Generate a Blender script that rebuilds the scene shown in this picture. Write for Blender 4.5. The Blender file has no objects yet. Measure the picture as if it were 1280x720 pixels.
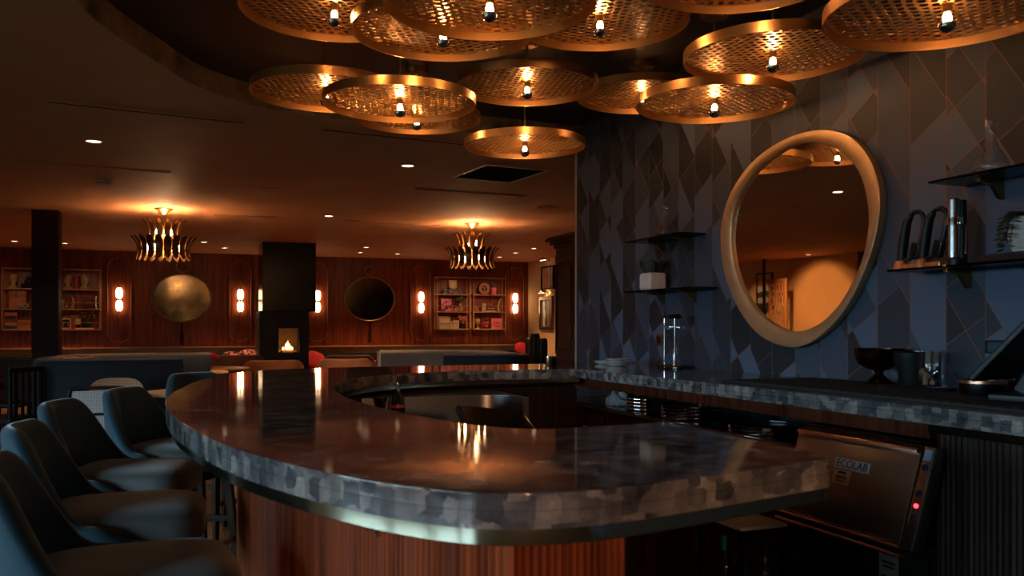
import bpy, bmesh, math, random
from mathutils import Vector, Matrix
PI = math.pi
sc = bpy.context.scene
COL = sc.collection
RND = random.Random(11)

# ------------------------------------------------------------------ camera
F, V0, H = 1075.0, 408.0, 1.33
YAW = math.radians(20.5); S_, C_ = math.sin(YAW), math.cos(YAW)
cam_d = bpy.data.cameras.new('camera'); cam = bpy.data.objects.new('camera', cam_d); COL.objects.link(cam)
cam.location = (0, 0, H); cam.rotation_euler = (PI/2, 0, -YAW)
cam_d.sensor_width = 36; cam_d.lens = 36*F/1280; cam_d.shift_y = (V0-360)/1280
cam_d.dof.use_dof = True; cam_d.dof.focus_distance = 8; cam_d.dof.aperture_fstop = 5.6
cam_d.clip_start = .05; cam_d.clip_end = 100
sc.camera = cam

def at(u, v, X=None, Y=None, z=None):
    """the point of the room seen along a direction, on a plane X, Y or z = const"""
    k = (u-640)/F
    dx, dy, dz = S_+k*C_, C_-k*S_, (V0-v)/F
    t = X/dx if X is not None else Y/dy if Y is not None else (z-H)/dz
    return Vector((dx*t, dy*t, H+dz*t))
def mpp(u, v, **kw):                      # metres per unit of angle at that point
    p = at(u, v, **kw); return (p.x*S_+p.y*C_)/F

# ------------------------------------------------------------------ materials
def nt_mat(name):
    m = bpy.data.materials.new(name); m.use_nodes = True
    nt = m.node_tree; nt.nodes.clear()
    out = nt.nodes.new('ShaderNodeOutputMaterial')
    return m, nt, out
def new(nt, t, **kw):
    n = nt.nodes.new(t)
    for k, v in kw.items(): setattr(n, k, v)
    return n
def lk(nt, a, b): nt.links.new(a, b)
def setin(n, **kw):
    for k, v in kw.items():
        n.inputs[k.replace('_', ' ')].default_value = v
def c4(c): return (c[0], c[1], c[2], 1)
def mat(name, col, rough=.5, metal=0, col2=None, scale=8, stretch=(1,1,1), bump=0, bscale=60, sheen=0, coat=0,
        rvar=0, detail=4, lo=.35, hi=.65, coord='Object', emit=None, estr=0, spec=.5, distort=0):
    m, nt, out = nt_mat(name)
    b = new(nt, 'ShaderNodeBsdfPrincipled'); lk(nt, b.outputs[0], out.inputs[0])
    b.inputs['Base Color'].default_value = c4(col); b.inputs['Roughness'].default_value = rough
    b.inputs['Metallic'].default_value = metal; b.inputs['Specular IOR Level'].default_value = spec
    if sheen: b.inputs['Sheen Weight'].default_value = sheen; b.inputs['Sheen Roughness'].default_value = .4
    if coat: b.inputs['Coat Weight'].default_value = coat; b.inputs['Coat Roughness'].default_value = .05
    if emit: b.inputs['Emission Color'].default_value = c4(emit); b.inputs['Emission Strength'].default_value = estr
    tc = new(nt, 'ShaderNodeTexCoord'); mp = new(nt, 'ShaderNodeMapping'); lk(nt, tc.outputs[coord], mp.inputs[0])
    mp.inputs['Scale'].default_value = stretch
    if col2 or rvar:
        n = new(nt, 'ShaderNodeTexNoise'); setin(n, Scale=scale, Detail=detail, Distortion=distort); lk(nt, mp.outputs[0], n.inputs[0])
        if col2:
            r = new(nt, 'ShaderNodeValToRGB'); lk(nt, n.outputs[0], r.inputs[0])
            r.color_ramp.elements[0].color = c4(col); r.color_ramp.elements[1].color = c4(col2)
            r.color_ramp.elements[0].position = lo; r.color_ramp.elements[1].position = hi
            lk(nt, r.outputs[0], b.inputs['Base Color'])
        if rvar:
            mr = new(nt, 'ShaderNodeMapRange'); lk(nt, n.outputs[0], mr.inputs[0])
            mr.inputs[1].default_value = .3; mr.inputs[2].default_value = .7
            mr.inputs[3].default_value = max(.02, rough-rvar); mr.inputs[4].default_value = rough+rvar
            lk(nt, mr.outputs[0], b.inputs['Roughness'])
    if bump:
        n2 = new(nt, 'ShaderNodeTexNoise'); setin(n2, Scale=bscale, Detail=3); lk(nt, mp.outputs[0], n2.inputs[0])
        bp = new(nt, 'ShaderNodeBump'); setin(bp, Strength=bump, Distance=.01); lk(nt, n2.outputs[0], bp.inputs['Height'])
        lk(nt, bp.outputs[0], b.inputs['Normal'])
    return m
def emit_mat(name, col, s):
    m, nt, out = nt_mat(name)
    e = new(nt, 'ShaderNodeEmission'); e.inputs[0].default_value = c4(col); e.inputs[1].default_value = s
    lk(nt, e.outputs[0], out.inputs[0]); return m
def glass_mat(name, tint=(1,1,1), rough=.02, ior=1.45, base=.0):
    m, nt, out = nt_mat(name)
    t = new(nt, 'ShaderNodeBsdfTransparent'); t.inputs[0].default_value = c4(tint)
    g = new(nt, 'ShaderNodeBsdfGlossy'); g.inputs['Roughness'].default_value = rough
    fr = new(nt, 'ShaderNodeLayerWeight'); fr.inputs[0].default_value = .5
    pw = new(nt, 'ShaderNodeMath', operation='POWER'); lk(nt, fr.outputs['Facing'], pw.inputs[0]); pw.inputs[1].default_value = 2.6
    ad = new(nt, 'ShaderNodeMath', operation='MULTIPLY_ADD'); ad.use_clamp = True; lk(nt, pw.outputs[0], ad.inputs[0]); ad.inputs[1].default_value = .5; ad.inputs[2].default_value = .05+base
    mx = new(nt, 'ShaderNodeMixShader'); lk(nt, ad.outputs[0], mx.inputs[0]); lk(nt, t.outputs[0], mx.inputs[1]); lk(nt, g.outputs[0], mx.inputs[2])
    lk(nt, mx.outputs[0], out.inputs[0]); return m
class NM:
    """little calculator on shader sockets"""
    def __init__(s, nt): s.nt = nt
    def __call__(s, op, a, b=None, c=None):
        n = new(s.nt, 'ShaderNodeMath', operation=op)
        for i, x in enumerate((a, b, c)):
            if x is None: continue
            if hasattr(x, 'is_linked'): lk(s.nt, x, n.inputs[i])
            else: n.inputs[i].default_value = x
        return n.outputs[0]
    def white(s, x, y=None, z=None):
        cb = new(s.nt, 'ShaderNodeCombineXYZ')
        for i, q in enumerate((x, y, z)):
            if q is None: continue
            if hasattr(q, 'is_linked'): lk(s.nt, q, cb.inputs[i])
            else: cb.inputs[i].default_value = q
        w = new(s.nt, 'ShaderNodeTexWhiteNoise', noise_dimensions='3D'); lk(s.nt, cb.outputs[0], w.inputs[0]); return w.outputs[0]

def wallpaper_mat():
    m, nt, out = nt_mat('geometric_wallpaper'); M = NM(nt)
    b = new(nt, 'ShaderNodeBsdfPrincipled'); lk(nt, b.outputs[0], out.inputs[0])
    g = new(nt, 'ShaderNodeNewGeometry'); sp = new(nt, 'ShaderNodeSeparateXYZ'); lk(nt, g.outputs['Position'], sp.inputs[0])
    Y, Z = sp.outputs[1], sp.outputs[2]
    W = .19
    q = M('DIVIDE', M('ADD', Y, 10.015), W); i = M('FLOOR', q); f = M('FRACT', q)
    r1 = M.white(i, 3.3); r2 = M.white(i, 7.7); r3 = M.white(i, 1.2)
    p1 = M('ADD', M('MULTIPLY', r3, .20), .27); p2 = M('ADD', M('MULTIPLY', M.white(i, 5.5), .2), .2)
    s1 = M('ADD', M('DIVIDE', M('SUBTRACT', Z, M('MULTIPLY', Y, 1.5)), p1), M('MULTIPLY', r1, 9))
    s2 = M('ADD', M('DIVIDE', M('ADD', Z, M('MULTIPLY', Y, .62)), p2), M('MULTIPLY', r2, 9))
    i1 = M('FLOOR', s1); f1 = M('FRACT', s1)
    i2 = M('FLOOR', s2); f2 = M('FRACT', s2)
    # in some cells the shallow line stops at the steep one
    has2 = M('GREATER_THAN', M.white(i, i1, 2.2), .15)
    idz = M('MULTIPLY', i2, has2)
    rnd = M.white(M('ADD', i, 40), i1, idz)
    ramp = new(nt, 'ShaderNodeValToRGB'); ramp.color_ramp.interpolation = 'CONSTANT'; lk(nt, rnd, ramp.inputs[0])
    cr = ramp.color_ramp; cols = [(0, (.012,.016,.025)), (.26, (.026,.034,.054)), (.52, (.048,.066,.110)), (.78, (.082,.116,.190))]
    cr.elements[0].position = 0; cr.elements[0].color = c4(cols[0][1]); cr.elements[1].position = .25; cr.elements[1].color = c4(cols[1][1])
    for p, c in cols[2:]:
        e = cr.elements.new(p); e.color = c4(c)
    n = new(nt, 'ShaderNodeTexNoise'); setin(n, Scale=90, Detail=2); lk(nt, g.outputs['Position'], n.inputs[0])
    mixn = new(nt, 'ShaderNodeMix', data_type='RGBA', blend_type='MULTIPLY'); mixn.inputs[0].default_value = .35
    lk(nt, ramp.outputs[0], mixn.inputs[6]); lk(nt, n.outputs[1], mixn.inputs[7])
    e0 = M('MULTIPLY', M('MINIMUM', f, M('SUBTRACT', 1.0, f)), W)
    e1 = M('MULTIPLY', M('MULTIPLY', M('MINIMUM', f1, M('SUBTRACT', 1.0, f1)), p1), .55)
    e2 = M('MULTIPLY', M('MULTIPLY', M('MINIMUM', f2, M('SUBTRACT', 1.0, f2)), p2), .85)
    e2 = M('ADD', e2, M('MULTIPLY', M('SUBTRACT', 1.0, has2), 1.0))
    line = M('LESS_THAN', M('MINIMUM', M('MINIMUM', e0, e1), e2), .0019)
    mx = new(nt, 'ShaderNodeMix', data_type='RGBA'); lk(nt, line, mx.inputs[0])
    lk(nt, mixn.outputs[2], mx.inputs[6]); mx.inputs[7].default_value = (.20, .10, .06, 1)
    lk(nt, mx.outputs[2], b.inputs['Base Color']); b.inputs['Roughness'].default_value = .62
    lk(nt, M('MULTIPLY', line, .5), b.inputs['Metallic'])
    return m
def granite_mat():
    m, nt, out = nt_mat('polished_granite'); M = NM(nt)
    b = new(nt, 'ShaderNodeBsdfPrincipled'); lk(nt, b.outputs[0], out.inputs[0])
    g = new(nt, 'ShaderNodeNewGeometry')
    mp = new(nt, 'ShaderNodeMapping'); mp.inputs['Scale'].default_value = (1, 1, 1.0); lk(nt, g.outputs['Position'], mp.inputs[0])
    v = new(nt, 'ShaderNodeTexVoronoi', distance='CHEBYCHEV'); setin(v, Scale=27.0, Randomness=.6)
    nz = new(nt, 'ShaderNodeTexNoise'); setin(nz, Scale=14, Detail=5, Roughness=.65); lk(nt, mp.outputs[0], nz.inputs[0])
    ad = new(nt, 'ShaderNodeMix', data_type='RGBA'); ad.blend_type = 'ADD'; ad.inputs[0].default_value = .02; lk(nt, mp.outputs[0], ad.inputs[6]); lk(nt, nz.outputs[1], ad.inputs[7])
    lk(nt, ad.outputs[2], v.inputs['Vector'])
    sep = new(nt, 'ShaderNodeSeparateColor'); lk(nt, v.outputs['Color'], sep.inputs[0])
    big = new(nt, 'ShaderNodeTexNoise'); setin(big, Scale=3.0, Detail=3); lk(nt, mp.outputs[0], big.inputs[0])
    t = M('ADD', M('ADD', M('MULTIPLY', sep.outputs[0], .34), M('MULTIPLY', nz.outputs[0], .60)), M('MULTIPLY', M('SUBTRACT', big.outputs[0], .5), .5))
    r = new(nt, 'ShaderNodeValToRGB'); lk(nt, t, r.inputs[0]); cr = r.color_ramp
    cr.elements[0].position = .2; cr.elements[0].color = (.022, .022, .026, 1); cr.elements[1].position = .8; cr.elements[1].color = (.40, .36, .33, 1)
    e = cr.elements.new(.42); e.color = (.085, .080, .085, 1); e = cr.elements.new(.6); e.color = (.19, .165, .15, 1)
    lk(nt, r.outputs[0], b.inputs['Base Color'])
    b.inputs['Roughness'].default_value = .07; b.inputs['IOR'].default_value = 1.55
    n2 = new(nt, 'ShaderNodeTexNoise'); setin(n2, Scale=5, Detail=2); lk(nt, g.outputs['Position'], n2.inputs[0])
    lk(nt, M('ADD', M('MULTIPLY', n2.outputs[0], .08), .02), b.inputs['Roughness'])
    return m
def wood_mat(name, a, b_, rough=.4, axis=2, scale=3, coat=0, spec=.4):
    st = [9, 9, 9]; st[axis] = .5
    return mat(name, a, rough, col2=b_, scale=scale, stretch=tuple(st), detail=6, lo=.3, hi=.7, coat=coat, rvar=.06, distort=.6, spec=spec)
def plank_mat():
    m, nt, out = nt_mat('herringbone_floor'); M = NM(nt)
    b = new(nt, 'ShaderNodeBsdfPrincipled'); lk(nt, b.outputs[0], out.inputs[0])
    g = new(nt, 'ShaderNodeNewGeometry'); mp = new(nt, 'ShaderNodeMapping'); mp.inputs['Rotation'].default_value = (0, 0, PI/4); lk(nt, g.outputs['Position'], mp.inputs[0])
    sp = new(nt, 'ShaderNodeSeparateXYZ'); lk(nt, mp.outputs[0], sp.inputs[0])
    w = .1; x = M('DIVIDE', sp.outputs[0], w); y = M('DIVIDE', sp.outputs[1], w)
    i, j = M('FLOOR', x), M('FLOOR', y)
    k = M('FLOORED_MODULO', M('SUBTRACT', i, j), 8.0); hz = M('LESS_THAN', k, 4.0)
    ida = M('FLOOR', M('DIVIDE', M('SUBTRACT', i, j), 8.0))
    rn = M.white(M('MULTIPLY', hz, j), M('MULTIPLY', M('SUBTRACT', 1.0, hz), i), M('ADD', ida, M('MULTIPLY', hz, 50.0)))
    n = new(nt, 'ShaderNodeTexNoise'); setin(n, Scale=30, Detail=4); lk(nt, mp.outputs[0], n.inputs[0])
    r = new(nt, 'ShaderNodeValToRGB'); lk(nt, M('ADD', M('MULTIPLY', rn, .6), M('MULTIPLY', n.outputs[0], .4)), r.inputs[0])
    r.color_ramp.elements[0].color = (.06, .026, .012, 1); r.color_ramp.elements[1].color = (.19, .09, .042, 1)
    lk(nt, r.outputs[0], b.inputs['Base Color']); b.inputs['Roughness'].default_value = .32
    return m
def grid_mat(name, a, b_, s, rough=.6, th=.22):
    """woven / slatted pattern from fine lines on object coordinates"""
    m, nt, out = nt_mat(name); M = NM(nt)
    b = new(nt, 'ShaderNodeBsdfPrincipled'); lk(nt, b.outputs[0], out.inputs[0])
    tc = new(nt, 'ShaderNodeTexCoord'); sp = new(nt, 'ShaderNodeSeparateXYZ'); lk(nt, tc.outputs['Object'], sp.inputs[0])
    fy = M('FRACT', M('MULTIPLY', sp.outputs[1], s)); fz = M('FRACT', M('MULTIPLY', sp.outputs[2], s))
    k = M('MAXIMUM', M('LESS_THAN', fy, th), M('LESS_THAN', fz, th))
    mx = new(nt, 'ShaderNodeMix', data_type='RGBA'); lk(nt, k, mx.inputs[0]); mx.inputs[6].default_value = c4(a); mx.inputs[7].default_value = c4(b_)
    lk(nt, mx.outputs[2], b.inputs['Base Color']); b.inputs['Roughness'].default_value = rough
    return m

WARM = (1, .50, .20)
K = dict(pend=430, chand=250, scon=13, down=8, win=24, flame=20, cpl=85, near=420)
MT = {}
MT['wallpaper'] = wallpaper_mat(); MT['granite'] = granite_mat(); MT['floor'] = plank_mat()
MT['ceiling'] = mat('ceiling_paint', (.62, .29, .135), .7, col2=(.57, .26, .118), scale=2, bump=.05, bscale=40)
MT['black_ceiling'] = mat('black_lacquer_ceiling', (.004, .0035, .0035), .30, bump=.15, bscale=5)
MT['gold_leaf'] = mat('gold_leaf', (.10, .065, .03), .5, .15, col2=(.50, .34, .16), scale=3.2, detail=6, lo=.38, hi=.60, bump=.2, bscale=20)
MT['gold'] = mat('brushed_gold', (.60, .33, .13), .30, 1, col2=(.55, .30, .115), scale=14, detail=2)
MT['plate'] = mat('perforated_brass', (.60, .33, .13), .40, 1)
MT['brass'] = mat('satin_brass', (.66, .58, .42), .13, 1)
MT['aged_brass'] = mat('aged_brass', (.45, .27, .11), .33, 1, col2=(.33, .19, .08), scale=20)
MT['bronze'] = mat('dark_bronze', (.30, .16, .07), .28, .85, col2=(.16, .08, .035), scale=9)
MT['chrome'] = mat('chrome', (.75, .73, .70), .08, 1)
MT['steel'] = mat('brushed_steel', (.46, .44, .43), .27, 1, col2=(.42, .40, .39), scale=3, detail=1)
MT['dark_steel'] = mat('dark_steel', (.10, .10, .105), .22, 1)
MT['bulb_glass'] = glass_mat('bulb_glass', (1, .97, .92))
MT['glass'] = glass_mat('clear_glass', (.96, .97, .98), base=.03)
MT['shelf_glass'] = glass_mat('smoked_shelf_glass', (.10, .13, .14), base=.02, ior=1.5)
MT['fire_glass'] = glass_mat('fire_glass', (.85, .8, .75), base=.02)
MT['filament'] = emit_mat('lamp_filament', WARM, K['pend'])
MT['candle'] = emit_mat('candle_bulb', (1, .55, .25), K['chand'])
MT['tube'] = emit_mat('frosted_tube_glow', (1, .66, .36), K['scon'])
MT['down'] = emit_mat('downlight_glow', (1, .66, .38), K['down'])
MT['pane'] = glass_mat('window_glass', (.95, .98, .97))
MT['flame'] = emit_mat('gas_flame', (1, .45, .12), K['flame'])
MT['led_red'] = emit_mat('red_indicator', (1, .03, .05), 6)
MT['mirror'] = mat('mirror_glass', (.86, .82, .78), .015, 1)
MT['aged_mirror'] = mat('aged_mirror_glass', (.26, .18, .10), .13, 1, col2=(.13, .09, .05), scale=5, detail=6)
MT['dark_copper'] = mat('dark_copper', (.16, .075, .035), .12, 1)
MT['mirror_frame'] = mat('satin_gold_leaf_frame', (.68, .45, .25), .42, .75, col2=(.58, .37, .20), scale=7)
MT['wood_red'] = wood_mat('rosewood_veneer', (.085, .015, .005), (.29, .062, .017), .34)
MT['wood_trim'] = wood_mat('rosewood_trim', (.20, .07, .028), (.34, .13, .055), .3, spec=.6)
MT['wood_light'] = wood_mat('oak_ledge', (.34, .15, .06), (.46, .22, .09), .4, axis=0)
MT['wood_flute'] = wood_mat('fluted_walnut', (.085, .016, .005), (.24, .052, .014), .5, spec=.12)
MT['wood_dark'] = wood_mat('ebonised_wood', (.014, .007, .004), (.028, .013, .008), .4, spec=.15)
MT['wood_cabinet'] = wood_mat('mahogany', (.032, .007, .003), (.10, .022, .009), .4, spec=.15)
MT['leg_wood'] = wood_mat('stool_leg_wood', (.016, .008, .005), (.04, .018, .010), .45, spec=.15)
MT['velvet'] = mat('teal_velvet', (.018, .045, .062), .75, col2=(.028, .065, .088), scale=7, sheen=.55, bump=.05, bscale=160, spec=.2)
MT['seat_velvet'] = mat('grey_velvet', (.085, .086, .082), .55, col2=(.14, .138, .13), scale=5, sheen=.5, bump=.05, bscale=160, spec=.4)
MT['tan'] = mat('tan_velvet', (.27, .12, .05), .8, col2=(.22, .09, .035), scale=6, sheen=.3)
MT['rust'] = mat('rust_velvet', (.17, .055, .028), .8, col2=(.13, .04, .02), scale=6, sheen=.3)
MT['navy'] = mat('navy_fabric', (.010, .012, .016), .85, col2=(.014, .017, .022), scale=60, sheen=.1, bump=.1, bscale=200)
MT['grey_fabric'] = mat('grey_booth_fabric', (.15, .125, .10), .85, col2=(.19, .16, .125), scale=60, sheen=.1)
MT['cane'] = grid_mat('woven_cane', (.20, .07, .03), (.62, .36, .20), 70, th=.5)
MT['cane_grey'] = grid_mat('grey_woven_cane', (.16, .13, .13), (.62, .55, .52), 90, th=.45)
MT['black'] = mat('black_plastic', (.006, .006, .0065), .42, col2=(.009, .009, .009), scale=20, spec=.3)
MT['black_matte'] = mat('black_rubber', (.008, .008, .008), .75, bump=.2, bscale=120)
MT['black_gloss'] = mat('black_gloss', (.010, .010, .011), .08)
MT['marble_black'] = mat('black_marble', (.005, .0045, .0045), .20, col2=(.030, .026, .022), scale=2.2, detail=8, lo=.66, hi=.70, distort=2.0, spec=.25)
MT['white'] = mat('white_ceramic', (.70, .66, .64), .3, col2=(.62, .58, .56), scale=14)
MT['stone_pot'] = mat('rough_white_pot', (.68, .62, .58), .75, col2=(.58, .52, .48), scale=10, bump=.3, bscale=30)
MT['leaf'] = mat('leaf_green', (.035, .055, .028), .5, col2=(.07, .085, .045), scale=9)
MT['plaster'] = mat('ochre_plaster', (.60, .36, .17), .85, col2=(.55, .32, .15), scale=2.2)
MT['plaster_pale'] = mat('beige_plaster', (.66, .43, .22), .85, col2=(.62, .39, .19), scale=2.2)
MT['plaster_dark'] = mat('dark_plaster', (.10, .065, .045), .85, col2=(.08, .05, .035), scale=2.2)
MT['red'] = mat('red_fabric', (.50, .015, .025), .8, col2=(.38, .01, .02), scale=20)
MT['pink'] = mat('pink_card', (.72, .16, .20), .5, col2=(.62, .11, .15), scale=10)
MT['cream'] = mat('cream_card', (.62, .46, .26), .6, col2=(.52, .37, .2), scale=8)
MT['ceramic_tan'] = mat('tan_ceramic', (.48, .30, .15), .4, col2=(.36, .21, .1), scale=8)
MT['stone_tan'] = mat('carved_stone', (.42, .31, .17), .7, col2=(.28, .19, .1), scale=14, bump=.3, bscale=40)
MT['orange_clay'] = mat('orange_clay', (.52, .18, .07), .55, col2=(.42, .13, .05), scale=8)
MT['copper'] = mat('copper', (.70, .36, .22), .3, 1)
MT['dark_pattern'] = mat('dark_patterned_card', (.012, .011, .016), .4, col2=(.20, .17, .17), scale=26, detail=2, lo=.5, hi=.56)
MT['floral'] = mat('floral_card', (.16, .01, .02), .5, col2=(.78, .20, .26), scale=14, detail=2, lo=.42, hi=.52)
MT['pillow_pattern'] = mat('patterned_cushion', (.015, .012, .012), .8, col2=(.62, .20, .12), scale=22, detail=1, lo=.46, hi=.52)
MT['cork'] = mat('cork', (.30, .16, .09), .8, col2=(.22, .11, .06), scale=30)
MT['green_glass'] = mat('dark_bottle_glass', (.012, .022, .012), .08, spec=.8)
MT['label_paper'] = mat('label_paper', (.60, .60, .58), .6)
MT['label_kraft'] = mat('kraft_label', (.62, .42, .28), .6)
MT['badge'] = mat('badge_metal', (.55, .56, .60), .4, .3)
MT['green_foil'] = mat('green_foil', (.02, .30, .16), .35, .4)
MT['blue_plastic'] = mat('blue_plastic', (.006, .018, .06), .35)
MT['red_glass'] = mat('red_label', (.45, .03, .03), .4)
MT['ceramic_log'] = mat('ceramic_log', (.20, .12, .08), .8, col2=(.1, .06, .04), scale=12)
MT['firebrick'] = mat('firebox_lining', (.16, .11, .06), .8, col2=(.12, .08, .045), scale=6)
MT['towel'] = mat('grey_towel', (.42, .42, .44), .9, col2=(.25, .25, .28), scale=14)
MT['grille'] = mat('return_air_grille', (.10, .06, .04), .6)
MT['fixture_white'] = mat('white_fixture', (.55, .42, .34), .4)
MT['art_a'] = None

# ------------------------------------------------------------------ mesh helper
def rot(rx=0, ry=0, rz=0): return Matrix.Rotation(rz, 4, 'Z') @ Matrix.Rotation(ry, 4, 'Y') @ Matrix.Rotation(rx, 4, 'X')
class MB:
    def __init__(s): s.bm = bmesh.new(); s.mi = 0; s.wn = False
    def raw(s, vs, fs, M=None):
        V = [s.bm.verts.new(M @ Vector(v) if M else Vector(v)) for v in vs]
        for f in fs:
            try:
                q = s.bm.faces.new([V[i] for i in f]); q.material_index = s.mi
            except ValueError: pass
        return s
    def take(s, t, M=None):
        t.verts.index_update()
        vs = [v.co.copy() for v in t.verts]; fs = [[v.index for v in f.verts] for f in t.faces]; t.free()
        return s.raw(vs, fs, M)
    def box(s, c, d, bev=0, r=(0,0,0), seg=2):
        t = bmesh.new(); bmesh.ops.create_cube(t, size=1)
        for v in t.verts: v.co = Vector((v.co.x*d[0], v.co.y*d[1], v.co.z*d[2]))
        if bev: bmesh.ops.bevel(t, geom=list(t.edges), offset=bev, segments=seg, profile=.5, affect='EDGES'); s.wn = True
        return s.take(t, Matrix.Translation(c) @ rot(*r))
    def cyl(s, p0, p1, r0, r1=None, n=16, bev=0):
        p0, p1 = Vector(p0), Vector(p1); r1 = r0 if r1 is None else r1
        d = p1-p0; L = d.length; q = d.to_track_quat('Z', 'Y').to_matrix().to_4x4()
        pr = [(0, 0), (r0, 0), (r1, L), (0, L)]
        if bev: pr = [(0, 0), (r0-bev, 0), (r0, bev), (r1, L-bev), (r1-bev, L), (0, L)]
        return s.lathe(pr, n, Matrix.Translation(p0) @ q)
    def lathe(s, pr, n=24, M=None):
        if isinstance(M, (tuple, list, Vector)): M = Matrix.Translation(M)
        vs, fs, rings = [], [], []
        for r, z in pr:
            if r < 1e-6: rings.append([len(vs)]); vs.append((0, 0, z))
            else:
                rings.append(list(range(len(vs), len(vs)+n)))
                vs += [(r*math.cos(2*PI*k/n), r*math.sin(2*PI*k/n), z) for k in range(n)]
        for a, b in zip(rings, rings[1:]):
            if len(a) == 1 and len(b) == 1: continue
            for k in range(n):
                k2 = (k+1) % n
                if len(a) == 1: fs.append((a[0], b[k2], b[k]))
                elif len(b) == 1: fs.append((a[k], a[k2], b[0]))
                else: fs.append((a[k], a[k2], b[k2], b[k]))
        return s.raw(vs, fs, M)
    def tube(s, pts, r, n=8, closed=False, flat=None):
        pts = [Vector(p) for p in pts]; N = len(pts); vs, fs = [], []
        up = None
        for i, p in enumerate(pts):
            a = pts[(i-1) % N] if (closed or i) else p
            b = pts[(i+1) % N] if (closed or i < N-1) else p
            t = (b-a).normalized()
            if up is None:
                up = Vector((0, 0, 1)) if abs(t.z) < .9 else Vector((1, 0, 0))
            x = up.cross(t)
            if x.length < 1e-6: x = Vector((0, 1, 0)).cross(t)
            x.normalize(); y = t.cross(x); up = y
            rr = r[i] if isinstance(r, (list, tuple)) else r
            for k in range(n):
                ang = 2*PI*k/n
                fx, fy = (flat or (1, 1))
                vs.append(p+x*math.cos(ang)*rr*fx+y*math.sin(ang)*rr*fy)
        for i in range(N if closed else N-1):
            for k in range(n):
                a, b = i*n+k, i*n+(k+1) % n; c, d = ((i+1) % N)*n+(k+1) % n, ((i+1) % N)*n+k
                fs.append((a, b, c, d))
        if not closed:
            fs.append(tuple(range(n))[::-1]); fs.append(tuple(range((N-1)*n, N*n)))
        return s.raw(vs, fs)
    def prism(s, poly, z0, z1, bev=0, M=None):
        t = bmesh.new(); n = len(poly)
        a = [t.verts.new((p[0], p[1], z0)) for p in poly]; b = [t.verts.new((p[0], p[1], z1)) for p in poly]
        bot = t.faces.new(a[::-1]); top = t.faces.new(b)
        for i in range(n): t.faces.new((a[i], a[(i+1) % n], b[(i+1) % n], b[i]))
        bmesh.ops.recalc_face_normals(t, faces=t.faces)
        if bev: s.wn = True; bmesh.ops.bevel(t, geom=[e for e in top.edges]+[e for e in bot.edges], offset=bev, segments=2, profile=.5, affect='EDGES')
        bmesh.ops.triangulate(t, faces=[f for f in t.faces if len(f.verts) > 4])
        return s.take(t, M)
    def sell(s, c, d, e1=.4, e2=.4, nu=32, nv=16, M=None):
        """superellipsoid cushion: centre c, full size d"""
        sg = lambda x, e: math.copysign(abs(x)**e, x)
        vs, fs = [], []
        for j in range(nv+1):
            la = -PI/2+PI*j/nv
            for i in range(nu):
                lo = 2*PI*i/nu
                vs.append((d[0]/2*sg(math.cos(la), e1)*sg(math.cos(lo), e2), d[1]/2*sg(math.cos(la), e1)*sg(math.sin(lo), e2), d[2]/2*sg(math.sin(la), e1)))
        for j in range(nv):
            for i in range(nu):
                fs.append((j*nu+i, j*nu+(i+1) % nu, (j+1)*nu+(i+1) % nu, (j+1)*nu+i))
        T = Matrix.Translation(c)
        return s.raw(vs, fs, T @ M if M else T)
    def loops(s, rings, closed_u=True, closed_v=False, cap=False):
        """skin consecutive rings of equal length"""
        n = len(rings[0]); vs = [p for r in rings for p in r]; fs = []; m = len(rings)
        for i in range(m if closed_v else m-1):
            for k in range(n if closed_u else n-1):
                a, b = i*n+k, i*n+(k+1) % n; j = (i+1) % m
                fs.append((a, b, j*n+(k+1) % n, j*n+k))
        if cap: fs.append(tuple(range(n))[::-1]); fs.append(tuple(range((m-1)*n, m*n)))
        return s.raw(vs, fs)
    def build(s, name, m, parent=None, ang=38, loc=None, kind=None, weld=True, wn=False):
        bm = s.bm
        if weld: bmesh.ops.remove_doubles(bm, verts=bm.verts, dist=1e-6)
        bmesh.ops.recalc_face_normals(bm, faces=bm.faces)
        lim = math.radians(ang)
        for f in bm.faces: f.smooth = True
        for e in bm.edges:
            e.smooth = not (len(e.link_faces) == 2 and e.calc_face_angle(0) > lim)
        me = bpy.data.meshes.new(name); bm.to_mesh(me); bm.free()
        for q in (m if isinstance(m, (list, tuple)) else [m]): me.materials.append(MT[q] if isinstance(q, str) else q)
        o = bpy.data.objects.new(name, me); COL.objects.link(o)
        if s.wn or wn: w_ = o.modifiers.new('weighted_normal', 'WEIGHTED_NORMAL'); w_.keep_sharp = True; w_.weight = 90
        if parent: o.parent = parent
        if loc is not None: o.location = loc
        if kind: o['kind'] = kind
        return o

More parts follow.
